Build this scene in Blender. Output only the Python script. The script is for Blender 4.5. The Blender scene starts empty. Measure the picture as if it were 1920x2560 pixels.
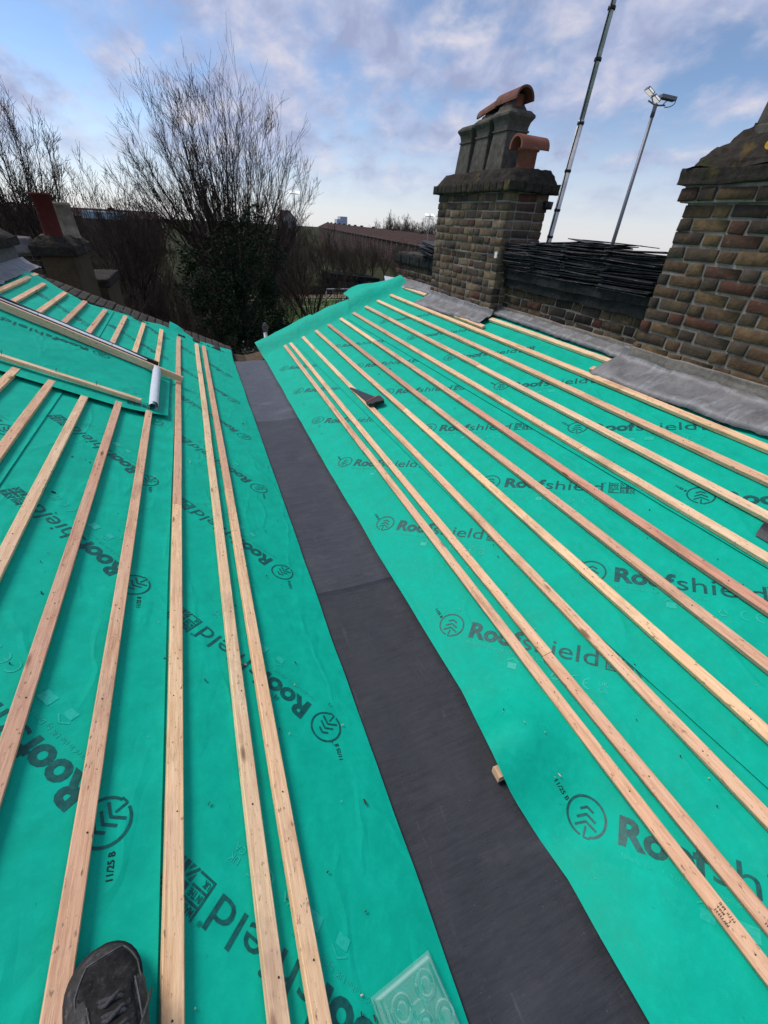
import bpy, bmesh, math, random
import numpy as np
from mathutils import Vector, Matrix, noise
random.seed(7)
SC = bpy.context.scene
COL = SC.collection
R = math.radians

# ------------------------------------------------------------------ camera
CAMZ = 1.715
cd = bpy.data.cameras.new('camera')
cam = bpy.data.objects.new('camera', cd); COL.objects.link(cam)
RX, RY, RZ = (.92747509, -.17523146, .3302785), (-.37050059, -.54934011, .74896913), (.05019227, -.81701859, -.57442263)
cam.matrix_world = Matrix(((RX[0], -RX[1], -RX[2], 0), (RY[0], -RY[1], -RY[2], 0), (RZ[0], -RZ[1], -RZ[2], CAMZ), (0, 0, 0, 1)))
cd.sensor_fit = 'VERTICAL'; cd.sensor_height = 36; cd.lens = 1030 / 2560 * 36
cd.clip_start = .02; cd.clip_end = 5000
SC.camera = cam

# ------------------------------------------------------------------ sky and sun (a soft sun ahead of the camera to the left, outside the frame)
SUN_EL, SUN_AZ = R(56), R(316)        # azimuth clockwise from +Y
W = bpy.data.worlds.new('World'); SC.world = W; W.use_nodes = True
nt = W.node_tree; N = nt.nodes; LK = nt.links
for n in list(N): N.remove(n)
def wn(t, **k):
    n = N.new(t)
    for a, b in k.items(): setattr(n, a, b)
    return n
def wm(op, a, b=None, c=None):
    n = wn('ShaderNodeMath', operation=op)
    for i, v in enumerate((a, b, c)):
        if v is None: continue
        if isinstance(v, (int, float)): n.inputs[i].default_value = v
        else: LK.new(v, n.inputs[i])
    return n.outputs[0]
sky = wn('ShaderNodeTexSky', sky_type='NISHITA', sun_disc=False)
sky.sun_elevation = R(20); sky.sun_rotation = SUN_AZ
sky.altitude = 30; sky.air_density = .75; sky.dust_density = .1; sky.ozone_density = 4.0
bg1 = wn('ShaderNodeBackground'); bg1.inputs[1].default_value = .15
LK.new(sky.outputs[0], bg1.inputs[0])
tc = wn('ShaderNodeTexCoord'); sx = wn('ShaderNodeSeparateXYZ'); LK.new(tc.outputs['Generated'], sx.inputs[0])
zc = wm('ADD', wm('MAXIMUM', sx.outputs[2], 0.0), .42)
cx = wn('ShaderNodeCombineXYZ'); LK.new(wm('DIVIDE', sx.outputs[0], zc), cx.inputs[0]); LK.new(wm('DIVIDE', sx.outputs[1], zc), cx.inputs[1])
def wnoise(scale, det, rough, off, dist=.3):
    mp = wn('ShaderNodeMapping'); mp.inputs['Location'].default_value = off
    mp.inputs['Rotation'].default_value = (0, 0, .5); mp.inputs['Scale'].default_value = (1.2, 1., 1)
    LK.new(cx.outputs[0], mp.inputs[0])
    n = wn('ShaderNodeTexNoise'); n.inputs['Scale'].default_value = scale; n.inputs['Detail'].default_value = det
    n.inputs['Roughness'].default_value = rough; n.inputs['Distortion'].default_value = dist
    LK.new(mp.outputs[0], n.inputs['Vector']); return n.outputs['Fac']
nA = wnoise(1.9, 2, .5, (5.5, 2.2, 0)); nB = wnoise(6.2, 8, .56, (1.2, 8.4, 2), .15); nC = wnoise(6.6, 7, .56, (7.7, 2.2, 5))
cm = wn('ShaderNodeMapRange', interpolation_type='SMOOTHSTEP'); cm.inputs['From Min'].default_value = .385; cm.inputs['From Max'].default_value = .57
LK.new(wm('ADD', wm('MULTIPLY', nA, .45), wm('MULTIPLY', nB, .55)), cm.inputs['Value'])
fade = wn('ShaderNodeMapRange'); fade.inputs['From Min'].default_value = .02; fade.inputs['From Max'].default_value = .11; LK.new(sx.outputs[2], fade.inputs['Value'])
mask = wm('MULTIPLY', wm('MULTIPLY', cm.outputs[0], .9), fade.outputs[0])
rp = wn('ShaderNodeValToRGB'); e = rp.color_ramp.elements
e[0].position = .36; e[0].color = (.38, .42, .62, 1); e[1].position = .70; e[1].color = (.80, .76, .83, 1)
x_ = e.new(.50); x_.color = (.50, .55, .76, 1)
LK.new(nC, rp.inputs[0])
bg2 = wn('ShaderNodeBackground'); bg2.inputs[1].default_value = .97; LK.new(rp.outputs[0], bg2.inputs[0])
# thin high veil that whitens the sky toward the horizon all round
bg3 = wn('ShaderNodeBackground'); bg3.inputs[0].default_value = (.80, .78, .84, 1); bg3.inputs[1].default_value = 1.0
vf = wn('ShaderNodeMapRange', interpolation_type='SMOOTHSTEP'); vf.inputs['From Min'].default_value = -.02; vf.inputs['From Max'].default_value = .20
vf.inputs['To Min'].default_value = .74; vf.inputs['To Max'].default_value = .10; LK.new(sx.outputs[2], vf.inputs['Value'])
m0 = wn('ShaderNodeMixShader'); LK.new(vf.outputs[0], m0.inputs[0]); LK.new(bg1.outputs[0], m0.inputs[1]); LK.new(bg3.outputs[0], m0.inputs[2])
m1 = wn('ShaderNodeMixShader'); LK.new(mask, m1.inputs[0]); LK.new(m0.outputs[0], m1.inputs[1]); LK.new(bg2.outputs[0], m1.inputs[2])
wo = wn('ShaderNodeOutputWorld'); LK.new(m1.outputs[0], wo.inputs[0])
sd = bpy.data.lights.new('sun', 'SUN'); sd.energy = 2.75; sd.angle = R(22); sd.color = (1, .93, .86)
so = bpy.data.objects.new('sun', sd); COL.objects.link(so)
sv = Vector((math.sin(SUN_AZ) * math.cos(SUN_EL), math.cos(SUN_AZ) * math.cos(SUN_EL), math.sin(SUN_EL)))
so.rotation_euler = sv.to_track_quat('Z', 'Y').to_euler()
so.location = sv * 30
V = SC.view_settings; V.view_transform = 'Standard'; V.look = 'None'; V.exposure = 0.0; V.gamma = 1; V.use_curve_mapping = False

# ------------------------------------------------------------------ helpers
def link(o, parent=None):
    COL.objects.link(o)
    if parent is not None:
        o.parent = parent
        o.matrix_parent_inverse = WM[parent.name].inverted()
    return o
WM = {}
def thing(name, label, cat, loc, group=None):
    o = bpy.data.objects.new(name, None); o.empty_display_size = .1; COL.objects.link(o)
    o.location = loc; WM[o.name] = Matrix.Translation(Vector(loc)); tag(o, label, cat, group); return o
def tag(o, label=None, cat=None, group=None, kind=None):
    if label: o['label'] = label
    if cat: o['category'] = cat
    if group: o['group'] = group
    if kind: o['kind'] = kind
    return o
def mesh(name, vs, fs, mat, parent=None, smooth=False):
    me = bpy.data.meshes.new(name); me.from_pydata([tuple(v) for v in vs], [], fs); me.materials.append(mat)
    if smooth: me.polygons.foreach_set('use_smooth', [True] * len(me.polygons))
    me.update()
    o = bpy.data.objects.new(name, me); link(o, parent); WM[o.name] = Matrix.Identity(4); return o
def from_bm(name, bm, mat, parent=None, smooth=False):
    me = bpy.data.meshes.new(name); bm.to_mesh(me); bm.free(); me.materials.append(mat)
    if smooth: me.polygons.foreach_set('use_smooth', [True] * len(me.polygons))
    o = bpy.data.objects.new(name, me); link(o, parent); WM[o.name] = Matrix.Identity(4); return o
class MB:
    def __init__(s): s.v = []; s.f = []
    def box(s, x0, x1, y0, y1, z0, z1):
        b = len(s.v); s.v += [(x, y, z) for z in (z0, z1) for y in (y0, y1) for x in (x0, x1)]
        s.f += [tuple(b + i for i in q) for q in ((0, 2, 3, 1), (4, 5, 7, 6), (0, 1, 5, 4), (2, 6, 7, 3), (0, 4, 6, 2), (1, 3, 7, 5))]; return s
    def tube(s, pts, rad, n=8, cap=True):
        pts = [Vector(p) for p in pts]; b0 = len(s.v); L = len(pts)
        rr = rad if isinstance(rad, (list, tuple)) else [rad] * L
        up = None
        for i, p in enumerate(pts):
            t = (pts[min(i + 1, L - 1)] - pts[max(i - 1, 0)]).normalized()
            if up is None:
                up = Vector((0, 0, 1)) if abs(t.z) < .9 else Vector((1, 0, 0))
            a = t.cross(up).normalized(); c = a.cross(t).normalized(); up = c
            for k in range(n):
                an = 2 * math.pi * k / n; s.v.append(tuple(p + (a * math.cos(an) + c * math.sin(an)) * rr[i]))
        for i in range(L - 1):
            for k in range(n):
                s.f.append((b0 + i * n + k, b0 + i * n + (k + 1) % n, b0 + (i + 1) * n + (k + 1) % n, b0 + (i + 1) * n + k))
        if cap: s.f.append(tuple(b0 + k for k in range(n))[::-1]); s.f.append(tuple(b0 + (L - 1) * n + k for k in range(n)))
        return s
    def lathe(s, prof, cx, cy, n=24):
        b = len(s.v)
        for r, z in prof:
            for k in range(n): s.v.append((cx + r * math.cos(2 * math.pi * k / n), cy + r * math.sin(2 * math.pi * k / n), z))
        for i in range(len(prof) - 1):
            for k in range(n): s.f.append((b + i * n + k, b + i * n + (k + 1) % n, b + (i + 1) * n + (k + 1) % n, b + (i + 1) * n + k))
        return s
    def rings(s, rings, cap=True):          # list of equal-length closed rings
        b = len(s.v); n = len(rings[0])
        for r in rings: s.v += [tuple(p) for p in r]
        for i in range(len(rings) - 1):
            for k in range(n): s.f.append((b + i * n + k, b + i * n + (k + 1) % n, b + (i + 1) * n + (k + 1) % n, b + (i + 1) * n + k))
        if cap: s.f.append(tuple(b + k for k in range(n))[::-1]); s.f.append(tuple(b + (len(rings) - 1) * n + k for k in range(n)))
        return s
    def build(s, name, mat, parent=None, smooth=False): return mesh(name, s.v, s.f, mat, parent, smooth)
def nz(x, y, z=0., sc=1.): return noise.noise(Vector((x * sc, y * sc, z)))
def sst(a, b, x):
    t = min(1, max(0, (x - a) / (b - a))); return t * t * (3 - 2 * t)
def lerp_tab(tab, x):
    if x <= tab[0][0]: return tab[0][1]
    for (a, b), (c, d) in zip(tab, tab[1:]):
        if x <= c: return b + (d - b) * (x - a) / (c - a)
    return tab[-1][1]

# ------------------------------------------------------------------ materials
def mat(name, build, rough=.7, spec=.3):
    m = bpy.data.materials.new(name); m.use_nodes = True; t = m.node_tree; b = t.nodes['Principled BSDF']
    b.inputs['Roughness'].default_value = rough; b.inputs['Specular IOR Level'].default_value = spec
    class G: pass
    g = G(); g.t = t; g.b = b
    def node(ty, **k):
        n = t.nodes.new(ty)
        for a, v in k.items(): setattr(n, a, v)
        return n
    g.node = node
    g.co = node('ShaderNodeTexCoord')
    def inp(n, i, v):
        if hasattr(v, 'is_linked') or hasattr(v, 'links'): t.links.new(v, n.inputs[i])
        else: n.inputs[i].default_value = v
    g.inp = inp
    def noise_(scale, detail=4, rough=.55, vec=None, sc=(1, 1, 1), dist=0):
        mp = node('ShaderNodeMapping'); mp.inputs['Scale'].default_value = sc
        t.links.new(vec or g.co.outputs['Object'], mp.inputs[0])
        n = node('ShaderNodeTexNoise'); n.inputs['Scale'].default_value = scale; n.inputs['Detail'].default_value = detail
        n.inputs['Roughness'].default_value = rough; n.inputs['Distortion'].default_value = dist
        t.links.new(mp.outputs[0], n.inputs['Vector']); return n.outputs['Fac']
    g.noise = noise_
    def ramp(fac, stops, const=False):
        n = node('ShaderNodeValToRGB'); el = n.color_ramp.elements
        if const: n.color_ramp.interpolation = 'CONSTANT'
        while len(el) < len(stops): el.new(.5)
        for q, (p, c) in zip(el, stops): q.position = p; q.color = (c if len(c) == 4 else (*c, 1))
        t.links.new(fac, n.inputs[0]); return n.outputs[0]
    g.ramp = ramp
    def mix(fac, a, b_, mode='MIX'):
        n = node('ShaderNodeMix', data_type='RGBA', blend_type=mode)
        for i, v in ((0, fac), (6, a), (7, b_)):
            if isinstance(v, (int, float)): n.inputs[i].default_value = v
            elif isinstance(v, tuple): n.inputs[i].default_value = v if len(v) == 4 else (*v, 1)
            else: t.links.new(v, n.inputs[i])
        return n.outputs[2]
    g.mix = mix
    def math_(op, a, b_=None):
        n = node('ShaderNodeMath', operation=op)
        for i, v in enumerate((a, b_)):
            if v is None: continue
            if isinstance(v, (int, float)): n.inputs[i].default_value = v
            else: t.links.new(v, n.inputs[i])
        return n.outputs[0]
    g.math = math_
    def rng(v, a, b_, c=0., d=1.):
        n = node('ShaderNodeMapRange'); t.links.new(v, n.inputs[0])
        for i, q in enumerate((a, b_, c, d)): n.inputs[i + 1].default_value = q
        return n.outputs[0]
    g.rng = rng
    def bump(h, strength=.3, dist=.01, prev=None):
        n = node('ShaderNodeBump'); n.inputs['Strength'].default_value = strength; n.inputs['Distance'].default_value = dist
        t.links.new(h, n.inputs['Height'])
        if prev is not None: t.links.new(prev, n.inputs['Normal'])
        t.links.new(n.outputs[0], b.inputs['Normal']); return n.outputs[0]
    g.bump = bump
    def color(c):
        if isinstance(c, tuple): b.inputs['Base Color'].default_value = (*c, 1)
        else: t.links.new(c, b.inputs['Base Color'])
    g.color = color
    def rnd(): return node('ShaderNodeObjectInfo').outputs['Random']
    g.rnd = rnd
    def rvec():                       # object coordinates shifted by the object's random number
        a = node('ShaderNodeVectorMath', operation='ADD'); t.links.new(g.co.outputs['Object'], a.inputs[0])
        c = node('ShaderNodeCombineXYZ'); r = node('ShaderNodeMath', operation='MULTIPLY'); t.links.new(g.rnd(), r.inputs[0]); r.inputs[1].default_value = 57.
        for i in range(3): t.links.new(r.outputs[0], c.inputs[i])
        t.links.new(c.outputs[0], a.inputs[1]); return a.outputs[0]
    g.rvec = rvec
    build(g); return m
M = {}
def _memb(g):
    n1 = g.noise(2.2, 5, .6); n2 = g.noise(38, 6, .7); n3 = g.noise(420, 2, .6); n4 = g.noise(9, 7, .65)
    c = g.ramp(n4, [(.30, (.000, .375, .255)), (.52, (.0, .425, .295)), (.74, (.002, .475, .340))])
    c = g.mix(g.rng(n2, .50, .78, 0, .35), c, (.010, .56, .40))
    c = g.mix(g.rng(n1, .55, .75, 0, .18), c, (.0, .26, .17))
    sp = g.noise(70, 3, .5, sc=(1, .35, 1)); c = g.mix(g.rng(sp, .72, .78, 0, .4), c, (.005, .12, .10))
    g.color(c)
    w = g.node('ShaderNodeTexWave', wave_type='BANDS', bands_direction='DIAGONAL'); w.inputs['Scale'].default_value = 95; w.inputs['Distortion'].default_value = .6
    g.t.links.new(g.co.outputs['Object'], w.inputs['Vector'])
    wr_ = g.noise(6, 2.5, .45); bq = g.bump(wr_, .6, .022); wq = g.noise(3.2, 3, .5, sc=(1, .35, 1)); rg_ = g.math('ABSOLUTE', g.math('SUBTRACT', wq, .5)); b0 = g.bump(g.rng(rg_, 0, .035, 1, 0), .35, .006, bq); b1 = g.bump(n2, .3, .003, b0); b2 = g.bump(w.outputs['Fac'], .08, .0012, b1); g.bump(n3, .18, .0015, b2)
    g.t.links.new(g.rng(n4, .3, .7, .55, .75), g.b.inputs['Roughness'])
M['membrane'] = mat('membrane_green', _memb, .6, .14)
def _ink(g):
    n = g.noise(60, 5, .6); g.color(g.ramp(n, [(.35, (.0, .065, .062)), (.7, (.001, .135, .115))]))
M['ink'] = mat('dark_ink', _ink, .5, .35)
def _ink2(g):
    n = g.noise(90, 5, .6); g.color(g.ramp(n, [(.35, (.002, .43, .305)), (.65, (.018, .51, .385))]))
M['ink2'] = mat('pale_ink', _ink2, .5, .3)
def _ink3(g): g.color((.004, .02, .022))
M['ink3'] = mat('date_ink', _ink3)
def _white(g):
    n = g.noise(40, 4); g.color(g.ramp(n, [(.3, (.55, .62, .68)), (.7, (.72, .78, .84))]))
M['white_back'] = mat('membrane_white_back', _white, .6)
def wood(name, a, b, c, dirt=.5):
    def f(g):
        v = g.rvec()
        gr = g.noise(16, 8, .68, v, (3.6, .20, 3.6), .35); fine = g.noise(150, 4, .7, v, (1, .07, 1)); big = g.noise(1.7, 3, .6, v, (1, .7, 1))
        saw = g.noise(60, 2, .5, v, (.15, 1, .15))
        col = g.ramp(gr, [(.34, c), (.47, b), (.62, a)])
        col = g.mix(g.rng(big, .45, .72, 0, .6), col, tuple(x * y for x, y in zip(a, (1.0, .84, .76))))
        col = g.mix(g.rng(fine, .46, .68, 0, .6), col, c)
        hsv = g.node('ShaderNodeHueSaturation'); g.inp(hsv, 'Color', col); g.t.links.new(g.rng(g.rnd(), 0, 1, .80, 1.12), hsv.inputs['Value'])
        g.t.links.new(g.rng(g.rnd(), 0, 1, .485, .507), hsv.inputs['Hue']); col = hsv.outputs[0]
        vo = g.node('ShaderNodeTexVoronoi'); mp = g.node('ShaderNodeMapping'); mp.inputs['Scale'].default_value = (9, 2.6, 9)
        g.t.links.new(v, mp.inputs[0]); g.t.links.new(mp.outputs[0], vo.inputs['Vector']); vo.inputs['Scale'].default_value = 1.0
        kn = g.rng(vo.outputs['Distance'], .055, .105, 1, 0)
        col = g.mix(g.math('MULTIPLY', kn, .75), col, (.13, .055, .022))
        sp = g.noise(95, 3, .6, v, (1, .4, 1)); col = g.mix(g.rng(sp, .62, .70, 0, dirt), col, (.075, .05, .035))
        st = g.noise(5, 6, .7, v, (1, .5, 1)); col = g.mix(g.rng(st, .54, .74, 0, dirt * .9), col, (.27, .155, .10)); st2 = g.noise(2.2, 5, .7, v, (1, .35, 1)); col = g.mix(g.rng(st2, .52, .68, 0, .5), col, (.80, .47, .33))
        g.color(col); b1 = g.bump(gr, .5, .004); b2 = g.bump(fine, .6, .002, b1); g.bump(saw, .15, .001, b2)
    return mat(name, f, .75, .2)
M['wood'] = wood('batten_pine', (.90, .625, .395), (.82, .53, .315), (.58, .33, .18), .7)
M['wood_red'] = wood('batten_red', (.84, .50, .33), (.76, .42, .26), (.56, .28, .16), .6)
M['wood_brown'] = wood('batten_brown', (.62, .37, .25), (.54, .30, .20), (.40, .20, .13), .6)
M['wood_pale'] = wood('batten_pale', (.90, .68, .445), (.83, .58, .355), (.60, .385, .22), .65)
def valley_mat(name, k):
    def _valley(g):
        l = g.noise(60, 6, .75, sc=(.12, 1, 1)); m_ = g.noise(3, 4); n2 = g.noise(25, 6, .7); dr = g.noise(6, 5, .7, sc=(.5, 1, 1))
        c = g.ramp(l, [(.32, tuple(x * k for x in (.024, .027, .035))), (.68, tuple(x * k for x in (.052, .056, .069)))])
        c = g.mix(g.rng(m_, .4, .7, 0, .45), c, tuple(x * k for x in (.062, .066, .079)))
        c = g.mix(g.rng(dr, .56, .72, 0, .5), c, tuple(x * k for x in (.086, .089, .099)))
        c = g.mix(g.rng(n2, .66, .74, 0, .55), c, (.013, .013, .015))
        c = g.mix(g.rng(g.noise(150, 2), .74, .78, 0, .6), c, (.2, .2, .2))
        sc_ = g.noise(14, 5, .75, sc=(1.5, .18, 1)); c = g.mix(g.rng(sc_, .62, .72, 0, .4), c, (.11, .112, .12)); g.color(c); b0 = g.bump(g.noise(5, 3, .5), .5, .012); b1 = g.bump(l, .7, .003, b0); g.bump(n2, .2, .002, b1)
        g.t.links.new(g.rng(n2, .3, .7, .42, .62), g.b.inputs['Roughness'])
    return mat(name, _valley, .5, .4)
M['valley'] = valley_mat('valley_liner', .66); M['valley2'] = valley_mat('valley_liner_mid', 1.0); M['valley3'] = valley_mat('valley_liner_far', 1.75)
def brick(name, stops, soot):
    def f(g):
        v = g.rvec(); c = g.ramp(g.rnd(), stops, True)
        n = g.noise(26, 6, .65, v); n2 = g.noise(90, 4, .7, v); n3 = g.noise(9, 3, .6, v)
        c = g.mix(g.rng(n, .40, .70, 0, .75), c, soot); c = g.mix(g.rng(n2, .60, .75, 0, .5), c, (.022, .019, .016))
        c = g.mix(g.rng(n3, .54, .72, 0, .5), c, (.17, .115, .05))
        c = g.mix(g.rng(n2, .25, .40, .30, 0), c, (.22, .195, .16)); geo = g.node('ShaderNodeNewGeometry'); gp = g.noise(5, 6, .7, geo.outputs['Position']); gp2 = g.noise(34, 5, .7, geo.outputs['Position'])
        c = g.mix(g.rng(gp, .50, .70, 0, .45), c, (.034, .030, .026)); c = g.mix(g.rng(gp2, .58, .72, 0, .5), c, (.16, .142, .118)); g.color(c)
        b1 = g.bump(n, .9, .010); b2 = g.bump(gp2, .6, .008, b1); g.bump(n2, .8, .005, b2)
    return mat(name, f, .95, .08)
M['brick_warm'] = brick('brick_warm', [(0, (0.106, 0.070, 0.043)), (.13, (0.158, 0.105, 0.056)), (.27, (0.078, 0.060, 0.044)), (.42, (0.124, 0.080, 0.048)), (.56, (0.091, 0.047, 0.035)), (.60, (0.057, 0.045, 0.036)), (.72, (0.180, 0.122, 0.065)), (.84, (0.093, 0.073, 0.054)), (.965, (0.103, 0.045, 0.033))], (0.055, 0.043, 0.033))
M['brick_mid'] = brick('brick_mid', [(0, (0.106, 0.080, 0.057)), (.17, (0.185, 0.137, 0.083)), (.32, (0.077, 0.061, 0.048)), (.45, (0.141, 0.101, 0.065)), (.58, (0.112, 0.070, 0.052)), (.68, (0.057, 0.047, 0.038)), (.80, (0.209, 0.162, 0.108)), (.955, (0.110, 0.044, 0.033))], (0.060, 0.047, 0.038))
M['brick_dark'] = brick('brick_dark', [(0, (0.060, 0.047, 0.037)), (.25, (0.099, 0.071, 0.045)), (.45, (0.036, 0.031, 0.028)), (.65, (0.081, 0.059, 0.041)), (.85, (0.091, 0.042, 0.031)), (.9, (0.135, 0.098, 0.063))], (0.028, 0.023, 0.021))
def _mortar(g):
    n = g.noise(35, 7, .7); n2 = g.noise(4, 4); c = g.ramp(n, [(.3, (.165, .153, .132)), (.7, (.31, .286, .246))])
    g.color(g.mix(g.rng(n2, .48, .72, 0, .5), c, (.08, .074, .064))); g.bump(n, .8, .008)
M['mortar'] = mat('mortar', _mortar, .95, .1)
def _mortar2(g):
    n = g.noise(35, 7, .7); n2 = g.noise(4, 4); c = g.ramp(n, [(.3, (.165, .153, .132)), (.7, (.31, .288, .248))])
    g.color(g.mix(g.rng(n2, .45, .7, 0, .6), c, (.075, .069, .060))); g.bump(n, .8, .008)
M['mortar2'] = mat('sooty_mortar', _mortar2, .95, .1)
def rough_stone(name, a, b, lichen=.0, moss=0., bs=.8, bd=.012):
    def f(g):
        n = g.noise(18, 8, .7); n2 = g.noise(3.3, 5, .6); n3 = g.noise(70, 4, .7)
        c = g.ramp(n, [(.3, a), (.7, b)]); c = g.mix(g.rng(n2, .5, .7, 0, .6), c, tuple(x * .6 for x in a))
        c = g.mix(g.rng(n3, .62, .74, 0, .5), c, tuple(min(1, x * 1.9) for x in b))
        if moss: c = g.mix(g.rng(g.noise(7, 6, .65), .56, .66, 0, moss), c, (.055, .062, .022))
        if lichen: c = g.mix(g.rng(g.noise(4.2, 5, .6, g.rvec()), .60, .68, 0, lichen), c, (.26, .17, .035))
        g.color(c); b1 = g.bump(n, bs, bd); g.bump(n3, .6, .004, b1)
    return mat(name, f, .95, .1)
M['cap'] = rough_stone('sooty_cap', (.018, .016, .014), (.060, .053, .044), .35, .35, 1.0, .02)
M['tar'] = rough_stone('tarred_band', (.012, .013, .013), (.035, .037, .037))
M['render'] = rough_stone('grey_render', (.10, .098, .092), (.17, .165, .155), 0, .2, .4, .006)
M['render_brown'] = rough_stone('brown_render', (.060, .044, .026), (.105, .080, .048), 0, .45, .6, .006)
M['pot_stone'] = rough_stone('buff_pot', (.055, .052, .045), (.135, .128, .108), .15, .35, .6, .008)
M['coping'] = rough_stone('mossy_coping', (.040, .036, .031), (.10, .090, .078), 0, .6, 1.0, .02)
def clay(name, a, b):
    def f(g):
        n = g.noise(14, 6, .6); n2 = g.noise(60, 4, .6); c = g.ramp(n, [(.3, a), (.7, b)])
        g.color(g.mix(g.rng(n2, .62, .72, 0, .5), c, tuple(x * .55 for x in a))); g.bump(n2, .2, .003)
    return mat(name, f, .8, .2)
M['terracotta'] = clay('terracotta', (.185, .068, .045), (.25, .098, .066))
M['tile'] = clay('weathered_tile', (.115, .048, .036), (.19, .085, .064))
M['redpot'] = clay('red_clay', (.085, .017, .014), (.108, .024, .020))
def _lead(g):
    n = g.noise(9, 6, .65, sc=(1, 1, .5)); n2 = g.noise(45, 5, .65); n3 = g.noise(7, 4, .6, sc=(1, 3.2, .25))
    c = g.ramp(n, [(.3, (.13, .128, .128)), (.7, (.235, .235, .24))]); c = g.mix(g.rng(n3, .52, .74, 0, .7), c, (.36, .39, .43)); c = g.mix(g.rng(g.noise(5, 5, .7), .58, .7, 0, .5), c, (.13, .105, .085))
    c = g.mix(g.rng(n2, .6, .72, 0, .5), c, (.06, .055, .055)); g.color(c); b1 = g.bump(n, .5, .012); g.bump(n2, .4, .005, b1)
    g.b.inputs['Metallic'].default_value = .12
M['lead'] = mat('lead', _lead, .55, .4)
def _slate(g):
    v = g.rvec(); n = g.noise(30, 6, .6, v, (1, 1, 4)); g.color(g.ramp(n, [(.3, (.011, .011, .012)), (.55, (.034, .035, .039)), (.74, (.17, .16, .15))])); g.bump(n, .5, .004)
M['slate'] = mat('slate', _slate, .6, .35)
def flat(name, c, rough=.6, metal=0., nscale=30, var=.25, spec=.4):
    def f(g):
        n = g.noise(nscale, 5, .6); g.color(g.ramp(n, [(.3, tuple(x * (1 - var) for x in c)), (.7, tuple(min(1, x * (1 + var)) for x in c))])); g.b.inputs['Metallic'].default_value = metal
        g.bump(n, .12, .004)
    return mat(name, f, rough, spec)
M['alu'] = flat('aluminium', (.58, .58, .59), .45, .1, 12)
M['galv'] = flat('galvanised', (.17, .18, .20), .5, .5, 12)
M['black'] = flat('black_plastic', (.012, .012, .013), .45)
M['rubber'] = flat('rubber_sole', (.016, .016, .018), .65)
def _suede(g):
    n = g.noise(45, 6, .7); n2 = g.noise(160, 4, .7); c = g.ramp(n, [(.38, (.010, .010, .010)), (.6, (.026, .025, .025)), (.74, (.075, .072, .068))]); g.color(g.mix(g.rng(n2, .62, .74, 0, .6), c, (.13, .125, .115))); g.bump(n2, .4, .002)
M['suede'] = mat('worn_suede', _suede, .92, .2)
def _scuff(g):
    n = g.noise(30, 6, .75); n2 = g.noise(120, 5, .7, sc=(1, .4, 1)); c = g.ramp(n, [(.35, (.018, .018, .019)), (.55, (.055, .054, .054)), (.7, (.15, .145, .14))]); g.color(g.mix(g.rng(n2, .6, .72, 0, .7), c, (.17, .16, .15))); g.bump(n, .4, .003)
M['leather'] = mat('scuffed_leather', _scuff, .75, .25)
M['lace'] = flat('lace', (.048, .048, .052), .85, 0, 200, .5)
M['steel'] = flat('blade_steel', (.045, .045, .05), .4, .6)
M['redgrip'] = flat('red_grip', (.35, .03, .025), .5)
M['card'] = flat('white_card', (.72, .68, .80), .6, 0, 20, .08)
M['whitepaint'] = flat('white_paint', (.72, .72, .70), .5, 0, 10, .08)
def _tray(g):
    g.color((.78, .93, .92)); t = g.t
    lw_ = g.node('ShaderNodeLayerWeight'); lw_.inputs['Blend'].default_value = .35
    f = g.math('ADD', g.math('MULTIPLY', lw_.outputs['Facing'], .95), .04)
    tr_ = g.node('ShaderNodeBsdfTransparent'); tr_.inputs[0].default_value = (.90, .97, .96, 1); mx = g.node('ShaderNodeMixShader')
    t.links.new(f, mx.inputs[0]); t.links.new(tr_.outputs[0], mx.inputs[1]); t.links.new(g.b.outputs[0], mx.inputs[2])
    t.links.new(mx.outputs[0], t.nodes['Material Output'].inputs[0])
M['tray'] = mat('clear_plastic', _tray, .12, .9)
def _lamp(g):
    g.color((.9, .9, .9)); g.b.inputs['Emission Color'].default_value = (1, .97, .92, 1); g.b.inputs['Emission Strength'].default_value = .5
M['lamp'] = mat('lit_lamp', _lamp)
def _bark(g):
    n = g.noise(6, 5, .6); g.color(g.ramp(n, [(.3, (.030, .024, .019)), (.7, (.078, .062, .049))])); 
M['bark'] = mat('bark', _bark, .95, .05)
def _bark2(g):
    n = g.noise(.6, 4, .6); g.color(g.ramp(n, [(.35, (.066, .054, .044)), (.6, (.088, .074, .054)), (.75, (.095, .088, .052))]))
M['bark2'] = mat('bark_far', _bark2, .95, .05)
def _ivy(g):
    n = g.noise(3, 4, .6); n2 = g.noise(14, 2); c = g.ramp(n, [(.3, (.010, .020, .010)), (.7, (.028, .048, .021))]); g.color(g.mix(g.rng(n2, .5, .8, 0, .6), c, (.05, .075, .032)))
M['ivy'] = mat('ivy_leaves', _ivy, .75, .12)
def _ground(g):
    n = g.noise(.25, 8, .65); n2 = g.noise(2.5, 6, .7); c = g.ramp(n, [(.35, (.040, .032, .022)), (.55, (.034, .045, .018)), (.7, (.05, .065, .024))]); g.color(g.mix(g.rng(n2, .5, .7, 0, .5), c, (.03, .025, .018)))
M['ground'] = mat('ground_soil_grass', _ground, .95, .05)
def _turf(g):
    n = g.noise(1.2, 6, .7); g.color(g.ramp(n, [(.3, (.045, .085, .022)), (.7, (.075, .125, .035))]))
M['turf'] = mat('turf', _turf, .95, .05)
M['housebrick'] = flat('far_brick', (.070, .043, .035), .9, 0, .6, .35, .1)
M['houseroof'] = flat('far_roof', (.050, .030, .025), .9, 0, .8, .3, .1)
M['pane'] = flat('window_glass', (.05, .06, .075), .12, 0, 3, .2, .6)
M['hazy_towerglass'] = flat('hazy_tower_glass', (.34, .42, .55), .3, 0, .05, .12, .5)  # bluish glass, with the distance haze put into its colour
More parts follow.
